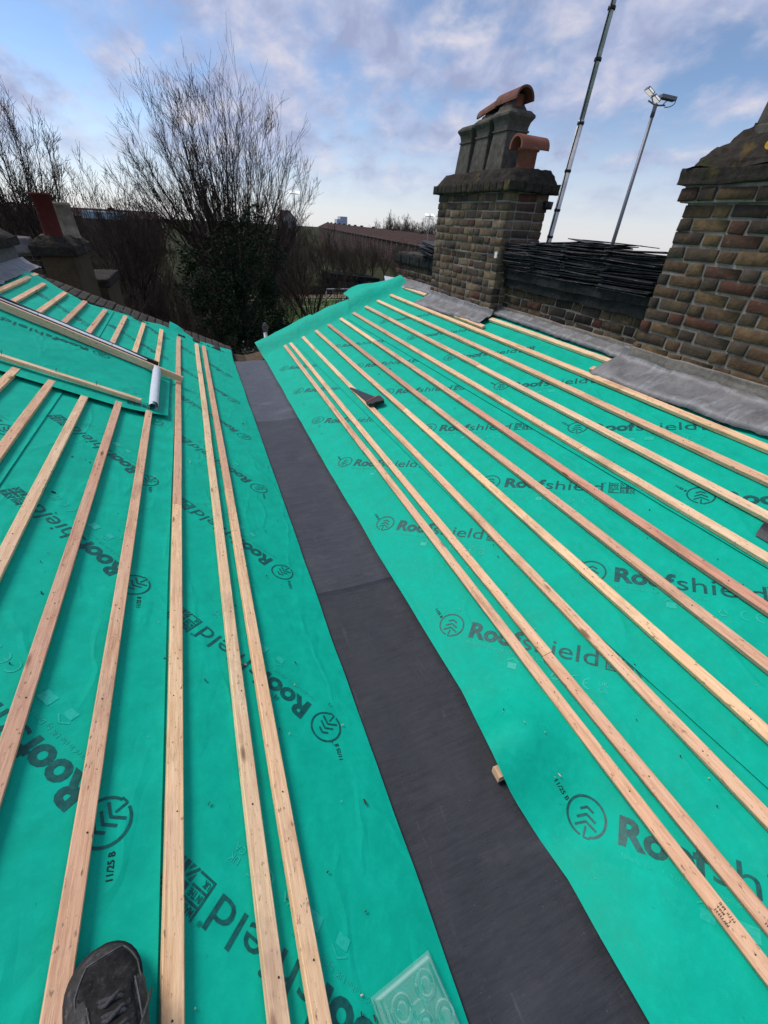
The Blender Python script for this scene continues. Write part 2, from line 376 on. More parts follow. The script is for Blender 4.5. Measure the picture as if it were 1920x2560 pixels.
M['towerframe'] = flat('tower_frame', (.42, .48, .58), .6, 0, .1, .1)  # same haze-blue tint painted into the facade grid
M['net'] = flat('dark_netting', (.012, .016, .016), .9, 0, 4, .4, .05)
M['bluecladding'] = flat('pale_blue_cladding', (.28, .38, .45), .6, 0, .2, .2)
M['dirt'] = flat('dirt_specks', (.05, .04, .028), .9, 0, 60, .6, .1)
M['chips'] = flat('pale_chips', (.62, .55, .42), .8, 0, 60, .2, .1)
M['sand'] = flat('sandy_path', (.22, .17, .11), .95, 0, 2, .3, .05)

# ------------------------------------------------------------------ roof frame
KL, XL0 = .4487, .335          # left membrane plane z = KL*(XL0-x)
KR, XR0 = .4009, .7446         # right membrane plane z = KR*(x-XR0)
cL, sL = math.cos(math.atan(KL)), math.sin(math.atan(KL)); cR, sR = math.cos(math.atan(KR)), math.sin(math.atan(KR))
def PL(s, y, h=0.): return (XL0 - s * cL + h * sL, y, s * sL + h * cL)
def PR(s, y, h=0.): return (XR0 + s * cR - h * sR, y, s * sR + h * cR)
# resting shape of the membranes: slack between the battens, billow by the offcut, turn-up over the rear wall
def wrR(s, y):
    h = .0045 * nz(s * 2.2, y * 1.1, 3.) + .0028 * nz(s * 6, y * 5, 9.) + .0012 * nz(s * 16, y * 13, 2.)
    e = 1 - sst(.12, .27, s); h += e * (.010 * nz(y * 1.7, s * 2, 21.) + .006)
    if y < 1.0 and s < .5:
        q = 1 - sst(.16, .42, s)
        h += q * (.100 * math.exp(-((y - .52) / .14) ** 2) - .026 * math.exp(-((y - .22) / .12) ** 2) + .030 * math.exp(-((y + .12) / .15) ** 2))
        h += .016 * math.exp(-((y - .02 + (s - .25) * .9) / .045) ** 2) * sst(.08, .2, s) * (1 - sst(.28, .40, s))
    h += .12 * sst(6.43, 6.74, y) + .018 * sst(6.45, 6.7, y) * nz(s * 3, y * 3, 5.)
    return h
def wrL(s, y):
    h = .0045 * nz(s * 2.2, y * 1.1, 13.) + .0028 * nz(s * 6, y * 5, 19.) + .0012 * nz(s * 16, y * 13, 12.)
    e = 1 - sst(.1, .25, s); h += e * (.008 * nz(y * 1.7, s * 2, 31.) + .004)
    h += sst(6.35, 6.75, y) * (.018 + .02 * nz(s * 2.6, y * 2, 15.)) + .006 * sst(4.8, 6.2, y) * nz(s * 4, y * 3, 44.)
    return h
def lapR1(y): return lerp_tab([(-1.6, .80), (.06, .745), (1.2, .66), (6.35, .515), (6.7, .70), (8, .75)], y)
def lapR2(y): return lerp_tab([(-1.6, 1.52), (1.2, 1.47), (6.35, 1.37), (6.75, 1.60), (7.3, 1.62)], y)
def lapL1(y): return lerp_tab([(-1.6, .745), (.2, .75), (1.6, .757), (6.3, .735)], y)
def lapL2(y): return 1.475 + .01 * math.sin(y)
def edgeR(y): return lerp_tab([(-1.6, .03), (0, .035), (.12, .038), (.25, .022), (.38, .014), (.5, .026), (.8, .05), (1.5, .035), (3, .02), (6.2, .02), (6.7, .0)], y) + .006 * nz(y * 2.5, 0, 3)
def edgeL(y): return .01 + .006 * nz(y * 2, 0, 7)
def sheet(name, P, wr, lo, hi, yend, lay, parent, ns=30, y0=-1.6, lift=None):
    ny = 230; vs = []; fs = []
    for j in range(ny + 1):
        for i in range(ns + 1):
            f = i / ns; yb = y0 + (6.3 - y0) * min(1, j / (ny - 24)) if j <= ny - 24 else None
            s0 = lo(6.3) * (1 - f) + hi(6.3) * f
            y = yb if yb is not None else 6.3 + (yend(s0) - 6.3) * (j - ny + 24) / 24
            a = lo(y); b = hi(y); s = a + (b - a) * f
            h = lay + wr(s, y) + (.0035 * math.exp(-((s - a) / .012) ** 2) if lay else 0)
            if lift: h += lift(s, y)
            vs.append(P(s, y, h))
    for j in range(ny):
        for i in range(ns):
            a = j * (ns + 1) + i; q = (a, a + 1, a + ns + 2, a + ns + 1)
            fs.append(q if P is PR else q[::-1])
    return mesh(name, vs, fs, M['membrane'], parent, True)

roofR = thing('roof_slope', 'right roof slope under green membrane with parallel timber battens, below the brick chimneys', 'roof', (XR0, 2.5, 0))
roofL = thing('roof_slope', 'left roof slope under green membrane and battens, with the covered rooflight box on it', 'roof', (XL0, 2.5, 0))
endR1 = lambda s: 6.84 + .24 * s / .95 + .02 * nz(s * 4, 0, 1)
endR2 = lambda s: lerp_tab([(.5, 6.66), (.85, 6.80), (1.1, 6.87), (1.5, 6.80)], s) + .02 * nz(s * 4, 0, 2)
endR3 = lambda s: lerp_tab([(1.35, 7.10), (1.6, 7.20), (1.9, 7.12), (2.25, 6.86), (2.5, 6.80)], s) + .02 * nz(s * 5, 0, 3)
mR1 = sheet('membrane', PR, wrR, edgeR, lambda y: lapR1(min(y, 6.3)) + .12 + .34 * sst(6.3, 6.7, y), endR1, 0, roofR, 34)
mR2 = sheet('membrane', PR, wrR, lapR1, lambda y: lapR2(min(y, 6.3)) + .12 + .08 * sst(6.3, 6.7, y), endR2, .0042, roofR, 30, lift=lambda s, y: .012 * sst(6.4, 6.6, y))
mR3 = sheet('membrane', PR, wrR, lapR2, lambda y: 2.50, endR3, .0084, roofR, 34, lift=lambda s, y: .030 * sst(6.4, 6.7, y) * (1 - sst(1.9, 2.2, s)))
endL1 = lambda s: lerp_tab([(-.1, 6.86), (.2, 6.80), (.45, 6.70), (.6, 6.82), (.72, 6.98), (.86, 7.02)], s) + .02 * nz(s * 5, 0, 4)
endL2 = lambda s: lerp_tab([(.7, 6.74), (.95, 6.80), (1.2, 6.66), (1.5, 6.62)], s) + .03 * nz(s * 5, 0, 6)
endL3 = lambda s: lerp_tab([(1.4, 6.60), (1.75, 6.50), (2.0, 6.66), (2.19, 6.86), (2.42, 7.05), (2.6, 7.05)], s) + .02 * nz(s * 5, 0, 8)
mL1 = sheet('membrane', PL, wrL, edgeL, lambda y: lapL1(y) + .12, endL1, 0, roofL, 34, lift=lambda s, y: .045 * sst(6.55, 6.95, y) * sst(.5, .78, s))
mL2 = sheet('membrane', PL, wrL, lapL1, lambda y: lapL2(y) + .12, endL2, .0042, roofL, 30)
mL3 = sheet('membrane', PL, wrL, lapL2, lambda y: 2.62, endL3, .0084, roofL, 34)

# ------------------------------------------------------------------ the print on the membrane
def text_bm(body, width=None, height=None, bold=0., x=0., y=0., shear=0., spacing=1.):
    cu = bpy.data.curves.new('t', 'FONT'); cu.body = body; cu.size = 1; cu.offset = bold; cu.shear = shear; cu.resolution_u = 3; cu.space_character = spacing
    ob = bpy.data.objects.new('t', cu); COL.objects.link(ob)
    dg = bpy.context.evaluated_depsgraph_get(); me = bpy.data.meshes.new_from_object(ob.evaluated_get(dg))
    bpy.data.objects.remove(ob); bpy.data.curves.remove(cu)
    co = np.array([v.co[:2] for v in me.vertices]); fs = [tuple(p.vertices) for p in me.polygons]; bpy.data.meshes.remove(me)
    mn = co.min(0); mx = co.max(0)
    capm = .73                                     # cap height of the built-in face
    sy = (height / capm) if height else width / (mx[0] - mn[0]); sx_ = (width / (mx[0] - mn[0])) if width else sy
    co = np.c_[(co[:, 0] - mn[0]) * sx_ + x, co[:, 1] * sy + y]
    return co, fs
def ring2(r0, r1, cx, cy, n=44, a0=0, a1=2 * math.pi):
    full = abs(a1 - a0 - 2 * math.pi) < 1e-6; m = n if full else n + 1
    co = [(cx + r * math.cos(a0 + (a1 - a0) * k / n), cy + r * math.sin(a0 + (a1 - a0) * k / n)) for r in (r0, r1) for k in range(m)]
    fs = [(k, (k + 1) % m, m + (k + 1) % m, m + k) for k in range(n)]
    return np.array(co), [f[::-1] for f in fs]
def quad2(*p): return np.array(p, float), [tuple(range(len(p)))]
def bar2(a, b, w):
    a = np.array(a, float); b = np.array(b, float); d = (b - a) / np.linalg.norm(b - a); n = np.array([-d[1], d[0]]) * w / 2
    return quad2(a - n, b - n, b + n, a + n)
def merge2(parts):
    co = []; fs = []; o = 0
    for c, f in parts:
        co.append(np.asarray(c)); fs += [tuple(i + o for i in q) for q in f]; o += len(c)
    return np.vstack(co), fs
def prep(parts, cut=.035):
    co, fs = merge2(parts); me = bpy.data.meshes.new('p'); me.from_pydata([(x, y, 0) for x, y in co], [], fs); bm = bmesh.new(); bm.from_mesh(me); bpy.data.meshes.remove(me)
    mn = co.min(0); mx = co.max(0)
    for ax in (0, 1):
        q = mn[ax] + cut
        while q < mx[ax]:
            c = [0, 0, 0]; c[ax] = q; n = [0, 0, 0]; n[ax] = 1
            bmesh.ops.bisect_plane(bm, geom=bm.verts[:] + bm.edges[:] + bm.faces[:], plane_co=c, plane_no=n); q += cut
    bmesh.ops.triangulate(bm, faces=bm.faces[:]); bm.verts.index_update()
    co = np.array([v.co[:2] for v in bm.verts]); fs = []
    for f in bm.faces:
        ids = [v.index for v in f.verts]
        if f.normal.z < 0: ids = ids[::-1]
        fs.append(tuple(ids))
    bm.free(); return co, fs
logo = [ring2(.056, .0635, 0, 0, 44, R(-78), R(256))]
for k, w_ in enumerate((.021, .029, .033)):
    yy = .030 - k * .022
    logo += [bar2((-w_, yy - w_ * .62), (0.001, yy), .0075), bar2((w_, yy - w_ * .62), (-.001, yy), .0075)]
logo += [bar2((0.0, -.028), (-.004, -.062), .006), bar2((-.004, -.062), (.016, -.0625), .006)]
logo += [text_bm('Roof', .245, .083, .038, .098, -.040), text_bm('shield', .315, .083, .0, .347, -.040), text_bm('®', .012, None, 0, .664, .03)]
fx0, fy0, fh = .690, -.045, .090
flag = []
for r in range(3):                               # MADE / IN THE / UK, reversed out of three dark bars by thin slots
    flag += [quad2((fx0, fy0 + r * .03), (fx0 + .052, fy0 + r * .03), (fx0 + .052, fy0 + r * .03 + .006), (fx0, fy0 + r * .03 + .006)),
             quad2((fx0, fy0 + r * .03 + .006), (fx0 + .006, fy0 + r * .03 + .006), (fx0 + .006, fy0 + r * .03 + .03), (fx0, fy0 + r * .03 + .03))]
for r, tx in enumerate(('UK', 'IN THE', 'MADE')):
    flag.append(text_bm(tx, .040 if r else .020, .017, .02, fx0 + .009, fy0 + .0095 + r * .03))
ux = fx0 + .058; uw = .072; um = (ux + uw / 2, fy0 + fh / 2)
flag += [bar2((ux, um[1]), (ux + uw, um[1]), .014), bar2((um[0], fy0), (um[0], fy0 + .036), .014), bar2((um[0], fy0 + .054), (um[0], fy0 + fh), .014)]
for sx_ in (-1, 1):
    for sy in (-1, 1):
        cxn, cyn = um[0] + sx_ * uw / 2, um[1] + sy * fh / 2; inx, iny = um[0] + sx_ * .012, um[1] + sy * .012
        flag += [quad2(*((lambda p: p if sx_ * sy < 0 else p[::-1])([(cxn, cyn - sy * .012), (cxn, iny), (inx + sx_ * .013, iny)]))),
                 quad2(*((lambda p: p if sx_ * sy > 0 else p[::-1])([(cxn - sx_ * .012, cyn), (inx, cyn), (inx, iny + sy * .016)]))),
                 bar2((cxn, cyn), (inx + sx_ * .004, iny + sy * .004), .007)]
DARK = prep(logo + flag)
pale = [text_bm('Manufactured in the UK by Don & Low', .36, None, 0., .098, -.078)]
# pale marks below: house, panel, recycling triangle, CE, UKCA
ic = -.125
pale += [bar2((.30, ic + .014), (.325, ic + .030), .005), bar2((.325, ic + .030), (.350, ic + .014), .005), quad2((.306, ic - .02), (.344, ic - .02), (.344, ic + .008), (.306, ic + .008)),
         quad2((.395, ic - .018), (.445, ic - .018), (.445, ic + .018), (.395, ic + .018))]
tri = [(.505 + .024 * math.cos(R(90 + 120 * k)), ic - .004 + .024 * math.sin(R(90 + 120 * k))) for k in range(3)]
for k in range(3):
    a, b = np.array(tri[k]), np.array(tri[(k + 1) % 3]); pale.append(bar2(a * .82 + b * .18, a * .2 + b * .8, .006))
pale += [text_bm('5', .008, None, 0, .501, ic - .012), text_bm('PP', .018, None, 0, .496, ic - .034)]
pale += [ring2(.018, .0235, .585, ic, 24, R(80), R(280)), ring2(.018, .0235, .635, ic, 24, R(80), R(280)), bar2((.614, ic), (.630, ic), .005),
         text_bm('UK', .034, .021, .01, .672, ic + .003), text_bm('CA', .034, .021, .01, .672, ic - .024)]
PALE = prep(pale)
DATE = prep([text_bm('11/25 B', .062, None, .02, 0, 0)])
cD, sD = math.cos(R(-46.8)), math.sin(R(-46.8))
def stamp(data, P, wr, s0, y0, lay, mat_, name, parent, rot=None, dh=.0014, fn=None):
    co, fs = data; c, s_ = rot or (cD, sD); sg = 1 if P is PR else -1
    vs = []
    for tx, ty in co:
        a = tx * c - ty * s_; b = tx * s_ + ty * c           # a: across (toward +x), b: along +y, before the half turn on the left slope
        s = s0 + a; y = y0 + sg * b
        vs.append(P(s, y, lay + dh + wr(s, y)))
    return mesh(name, vs, fs, mat_, parent)
PRINT_R = [(mR1, .176, 1.127 - .905, 8, 0.), (mR2, .915, .994 - .9, 7, .0042), (mR3, 1.657, 1.065 - .91, 7, .0084)]
PRINT_L = [(mL1, .174, .84 - .93, 8, 0.), (mL2, .887, .661 - .945, 8, .0042), (mL3, 1.60, .90 - .93, 7, .0084)]
for P, wr, rows in ((PR, wrR, PRINT_R), (PL, wrL, PRINT_L)):
    for me_, s0, ya, n, lay in rows:
        for k in range(n):
            y = ya + k * (.9 if P is PR else .93)
            if y > 6.3: continue
            if me_ is mR1 and k == 0: s_use, y = .205, .231
            else: s_use = s0
            stamp(DARK, P, wr, s_use, y, lay, M['ink'], 'printed_logo_lettering', me_)
            if y < 3.6: stamp(PALE, P, wr, s_use, y, lay, M['ink2'], 'pale_small_print', me_)['kind'] = 'stuff'
            if y < 3: stamp(DATE, P, wr, s_use - .03, y + (.125 if P is PR else -.135), lay, M['ink3'], 'date_stamp', me_, rot=(0., -1.))

# ------------------------------------------------------------------ battens
def batten(P, s, y0, y1, mat_, parent, h0=.007, w=.0455, t=.0235, name='batten', jit=.004, sd=0.):
    n = max(2, int((y1 - y0) / .25)); rings = []
    for j in range(n + 1):
        y = y0 + (y1 - y0) * j / n; ds = 1.6 * jit * nz(y * .45, s * 7, 3. + sd) ; dh = .002 * nz(y * .8, s * 5, 8.)
        ww = w / 2 * (1 + .03 * nz(y * 2, s * 9, 1.)); b = .0022
        prof = [(-ww, 0), (ww, 0), (ww, t - b), (ww - b, t), (-ww + b, t), (-ww, t - b)]
        if P is PL: prof = prof[::-1]
        rings.append([P(s + ds + a, y, h0 + dh + c) for a, c in prof])
    m = MB().rings(rings)
    o = m.build(name, mat_, parent)
    # each batten keeps its own texture origin
    if y0 < 4.2 and name == 'batten':
        mn_ = MB(); rn = random.Random(int(s * 1000) + int(y0 * 10)); yy = y0 + .06
        while yy < min(y1, 4.4):
            q = rn.uniform(-.008, .008); r_ = .0024; yj = yy + rn.uniform(-.015, .015)
            mn_.rings([[P(s + q + r_ * math.cos(a), yj + r_ * math.sin(a), h0 + t + hh) for a in [k * math.pi / 3 * (1 if P is PR else -1) for k in range(6)]] for hh in (-.002, .0012)]); yy += .40
        if mn_.v:
            no = mn_.build('nail_heads', M['steel'], o); no['kind'] = 'stuff'; cc = Vector(P(s, (y0 + y1) / 2, 0)); no.matrix_parent_inverse = Matrix.Identity(4); no.data.transform(Matrix.Translation(-cc))
    c = Vector(P(s, (y0 + y1) / 2, 0)); o.data.transform(Matrix.Translation(-c)); o.location = c
    return o
def sRof(i): return ((1.0737, 1.157)[i] if i < 2 else 1.351 + (i - 2) * .1949)
gR = [(x - XR0) / cR + .0128 for x in (sRof(i) for i in range(10))]
gL = [(XL0 - x) / cL + .0144 for x in [-.0244, -.1087] + [-.306 - k * .1905 for k in range(8)]]; gL[2] += .007; gL[3] += .008; gL[4] += .004
YF = 6.41; Y0 = -1.45
jR = [[2.9], [.75, 4.3], [4.02], [3.2], [3.15], [2.95, 5.0], [1.75, 4.4], [3.3], [2.2, 4.9], [3.7]]
mt = {(4, 1): 'wood_brown', (5, 0): 'wood_red', (0, 0): 'wood', (6, 0): 'wood_pale', (2, 1): 'wood_pale', (7, 0): 'wood_pale'}
NAILS = []
for i in range(10):
    cuts = [Y0] + jR[i] + [YF + .01 * (i % 3)]
    for k in range(len(cuts) - 1):
        key = mt.get((i, k), 'wood')
        o = batten(PR, gR[i], cuts[k] + .0012, cuts[k + 1] - .0012, M[key], roofR, h0=.007 + (.006 if i > 2 else 0) + (.004 if i > 6 else 0) + (.006 if i == 0 else 0), sd=k)
        if key == 'wood_brown': o['label'] = 'dark brown stained batten'
        if key == 'wood_red': o['label'] = 'reddish batten'
GAP = {3: (3.54, 4.50), 4: (3.56, 4.74), 5: (3.60, 4.76), 6: (3.62, 4.78), 7: (3.66, 4.80), 8: (3.66, 4.80), 9: (3.66, 4.82)}
for i in range(10):
    far = (6.44, 6.43, 6.45, 6.48, 6.47, 6.50, 6.44, 6.47, 6.55, 6.60)[i]
    segs = [(Y0, far)]
    if i in GAP: segs = [(Y0, GAP[i][0]), (GAP[i][1], far)]
    else: segs = [(Y0, (2.55, 3.35, 2.25)[i]), ((2.55, 3.35, 2.25)[i], far)]
    for k, (a, b) in enumerate(segs):
        key = ('wood_red' if (i, k) == (0, 0) else 'wood_pale' if i in (1, 5) else 'wood')
        if (i, k) == (0, 0): key = 'wood'
        batten(PL, gL[i], a + .001, b - .001, M[key], roofL, h0=.007 + (.006 if i > 2 else 0) + (.004 if i > 6 else 0) + (.004 if i == 0 else 0), sd=k + 50)
# small black grading marks stamped on some battens, too small to read
def grade_marks(P, s, y, h, parent, seed):
    rn = random.Random(seed); m = MB()
    def stroke(a, b, q0, q1):
        pr = ((a, q0), (b, q0), (b, q1), (a, q1)); pr = pr if P is PR else pr[::-1]
        m.rings([[P(u, v, h + z) for u, v in pr] for z in (-.001, .0006)])
    for r in range(3):
        q = y; a = s - .014 + r * .0105
        for k in range(rn.choice((8, 11, 10))):
            w_ = rn.uniform(.0025, .0045)
            if rn.random() < .85:
                stroke(a, a + .0072, q, q + .0011)
                if rn.random() < .8: b_ = a + rn.choice((0, .003, .006)); stroke(b_, b_ + .0012, q, q + w_)
                if rn.random() < .5: stroke(a + .001, a + .006, q + w_ - .001, q + w_)
            q += w_ + .0018
    o = m.build('grading_marks', M['ink3'], parent); o['kind'] = 'stuff'
for i, y, h in ((0, -.13, .0378), (1, -.20, .0318)): grade_marks(PR, gR[i], y, h, roofR, i + int(y * 10))
# batten strips under the lead on the right
batten(PR, 2.225, 4.00, 5.66, M['wood'], roofR, h0=.014)
batten(PR, 2.40, 5.72, 6.95, M['wood_pale'], roofR, h0=.016)
batten(PR, 2.37, 2.42, 4.10, M['wood_pale'], roofR, h0=.016)
batten(PR, 2.225, 2.05, 2.46, M['wood'], roofR, h0=.014)
# black offcut of liner lying on the right slope at the frame edge
vs = []; fs = []
for j in range(9):
    for i in range(9):
        s = 1.60 + .20 * i / 8; y = .30 + (.44 + .06 * i / 8) * j / 8; vs.append(PR(s, y, .016 + .02 * math.sin(i * .8) ** 2 + wrR(s, y)))
fs = [(j * 9 + i, j * 9 + i + 1, j * 9 + i + 10, j * 9 + i + 9) for j in range(8) for i in range(8)]
o = mesh('liner_offcut', vs, fs, M['valley'], None, True); tag(o, 'small black liner scrap lying between battens at the right edge', 'scrap')

# ------------------------------------------------------------------ valley
val = thing('valley_gutter', 'dark charcoal valley lining running between the two green slopes', 'gutter', (.55, 2.5, 0))
def liner(y0, y1, h, mk):
    ny = max(8, int((y1 - y0) / .05)); nx = 20; vs = []; fs = []
    for j in range(ny + 1):
        for i in range(nx + 1):
            x = .20 + .72 * i / nx; y = y0 + (y1 - y0) * j / ny
            if j in (0, ny): y += .018 * (x - .55) * (-1 if j == 0 else -1) + .004 * nz(x * 6, y, 2.)
            z = h - .034 + .16 * abs(x - .545) ** 2 + .0025 * nz(x * 5, y * 2.5, 4.) + .0015 * nz(x * 3, y * 9, 6.)
            z += .006 * math.exp(-((y - .87 + .05 * (x - .5)) / .03) ** 2)
            if x < .29: z = min(z, KL * (XL0 - x) - .012)
            if x > .80: z = min(z, KR * (x - XR0) - .012)
            if y > 6.3: z -= .5 * (y - 6.3) ** 2 + .02 * (y - 6.3) * math.sin(x * 18)
            vs.append((x, y, z))
    for j in range(ny):
        for i in range(nx): a = j * (nx + 1) + i; fs.append((a, a + 1, a + nx + 2, a + nx + 1))
    o = mesh('liner_sheet', vs, fs, M[mk], val, True); o.modifiers.new('t', 'SOLIDIFY').thickness = .003; return o
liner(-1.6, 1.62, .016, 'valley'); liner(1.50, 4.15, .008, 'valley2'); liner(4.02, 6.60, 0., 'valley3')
# timber offcut peeping from under the membrane
oc = MB(); rg = []
for q in range(3):
    x = .735 + .055 * q; rg.append([(x, .445 + .002 * q, .004), (x, .487, .004), (x + .003, .492, .030), (x + .001, .484, .040), (x, .448, .037)])
oc.rings(rg); o = oc.build('timber_offcut', M['wood_pale'])
tag(o, 'pale sawn timber offcut wedged under the membrane edge beside the valley', 'offcut')
# ------------------------------------------------------------------ covered rooflight
rl = thing('covered_rooflight', 'rooflight box draped in a slack green sheet on the left slope', 'rooflight', PL(1.5, 4.2, 0))
def plankh(s): return .040 + .074 * (s - .715)
def covh(s, y):
    top = (plankh(s) - .035) * sst(3.72, 4.40, y) ** .8
    h = .030 + top * sst(.88, 1.02, s)
    h += .010 * nz(s * 2.5, y * 3, 61.) * (1 - sst(4.3, 4.5, y)) + .012 * (1 - sst(3.5, 3.75, y)) * nz(s * 5, 1, 62.)
    if y < 3.70: h -= .016 * sst(3.70, 3.55, y)
    if y > 4.58: h -= (h - .05) * sst(4.60, 4.70, y)
    return max(h, .036 if y < 3.7 else .03)
vs = []; fs = []; na, nb = 60, 46
for j in range(nb + 1):
    for i in range(na + 1):
        s = .80 + 1.75 * i / na
        yn = 3.52 + .05 * nz(s * 2.3, 0, 9) + .035 * math.sin(s * 3.6) + .08 * sst(1.6, 2.4, s); yf = 4.66
        y = yn + (yf - yn) * j / nb; vs.append(PL(s, y, covh(s, y)))
for j in range(nb):
    for i in range(na): a = j * (na + 1) + i; fs.append((a, a + na + 1, a + na + 2, a + 1))
cov = mesh('cover_sheet', vs, fs, M['membrane'], rl, True)
def stampc(data, s0, y0, rot, mat_, name):
    co, fs = data; vs = []
    for tx, ty in co:
        a = tx * rot[0] - ty * rot[1]; b = tx * rot[1] + ty * rot[0]; s = s0 + a; y = y0 - b
        if .82 < s < 2.5 and 3.55 < y < 4.55: vs.append(PL(s, y, covh(s, y) + .003))
        else: vs.append(PL(min(2.5, max(.82, s)), min(4.55, max(3.55, y)), covh(min(2.5, max(.82, s)), min(4.55, max(3.55, y))) - .01))
    return mesh(name, vs, fs, mat_, cov)
stampc(DARK, 1.36, 4.42, (math.cos(R(4)), math.sin(R(4))), M['ink'], 'printed_logo_lettering')
fl2 = prep(flag); stampc((fl2[0] * 1.25, fl2[1]), .06, 3.62, (1., 0.), M['ink'], 'printed_flag_block')
stampc((PALE[0] * 1.2, PALE[1]), .30, 3.70, (1., 0.), M['ink2'], 'pale_small_print')['kind'] = 'stuff'
# rooflight frame edge showing beyond the plank: white strip and dark upstand
m = MB(); rg = []
for s in np.linspace(1.02, 2.5, 24):
    wv = .055 * math.sin(math.pi * min(1, max(0, (s - 1.0) / 1.0))) + .006
    hh = plankh(s) + .068; y_ = 4.53 + .075 * (s - .715) ; rg.append([PL(s, y_, hh), PL(s, y_ + wv, hh + .004), PL(s, y_ + wv, hh - .002), PL(s, y_, hh - .006)])
m.rings(rg).build('white_strip', M['white_back'], rl)
m = MB(); rg = []
for s in np.linspace(.92, 2.5, 12): hh = plankh(s) + .073; y_ = 4.575 + .075 * (s - .715); rg.append([PL(s, y_, .02), PL(s, y_, hh), PL(s, y_ + .03, hh), PL(s, y_ + .03, .02)])
m.rings(rg[::-1]).build('frame_edge', M['black'], rl)
# white roll
m = MB(); n = 40; ln = 15; th = np.linspace(0, 2 * math.pi * 1.35, n); v = []; f = []
for j in range(ln + 1):
    y = 3.575 + .87 * j / ln
    for q in th:
        r = .046 - .0035 * q + .004 * nz(math.cos(q), y * 2, 3.)
        v.append(PL(.915 + r * math.cos(q + 1.) + .02 * (y - 3.6), y, .066 + .028 * sst(3.6, 4.4, y) + r * math.sin(q + 1.)))
for j in range(ln):
    for i in range(n - 1): a = j * n + i; f.append((a, a + 1, a + n + 1, a + n))
o = mesh('rolled_end', v, f, M['white_back'], rl, True); o['label'] = 'white underside of the sheet rolled into a tube'
# loose battens holding the cover down
def stick(name, a, b, w, t, mat_, label, roll=0.):
    a = Vector(a); b = Vector(b); d = (b - a).normalized(); up = Vector((sL, 0, cL)); side = d.cross(up).normalized(); up = side.cross(d)
    if roll: side, up = side * math.cos(roll) + up * math.sin(roll), up * math.cos(roll) - side * math.sin(roll)
    rg = []; n = 8; bb = .002
    for j in range(n + 1):
        p = a + (b - a) * j / n + side * .004 * nz(j * .6, 2, 3.) 
        rg.append([p + side * x + up * z for x, z in ((-w / 2, 0), (w / 2, 0), (w / 2, t - bb), (w / 2 - bb, t), (-w / 2 + bb, t), (-w / 2, t - bb))])
    m = MB().rings(rg); o = m.build(name, mat_)
    mid = (a + b) / 2; R3 = Matrix((side, d, up)).transposed().to_4x4(); X = Matrix.Translation(mid) @ R3
    o.data.transform(X.inverted()); o.matrix_world = X; WM[o.name] = X
    tag(o, label, 'batten'); return o
p1 = stick('loose_batten', PL(.700, 4.49, .042), PL(2.75, 4.64, .194), .026, .058, M['wood_pale'], 'long loose batten on edge along the upper side of the draped rooflight')
p2 = stick('loose_batten', PL(1.00, 3.625, .052), PL(2.75, 3.80, .062), .045, .026, M['wood_pale'], 'loose batten pinning the lower edge of the draped rooflight sheet')
def nail_on(o, pts, L=.032):
    for x, y, z in pts:
        m = MB().tube([(x, y, z), (x + .006, y + .004, z + L)], .0018, 6); m.tube([(x + .006, y + .004, z + L), (x + .0062, y + .004, z + L + .002)], .0045, 8)
        q = m.build('nail', M['steel']); q.parent = o
nail_on(p1, [(.004, .12, .06), (.0, .62, .06), (0, -.42, .06)]); nail_on(p2, [(.004, -.02, .024), (-.004, .12, .024), (0, -.58, .024), (.002, -.33, .024)], .026)

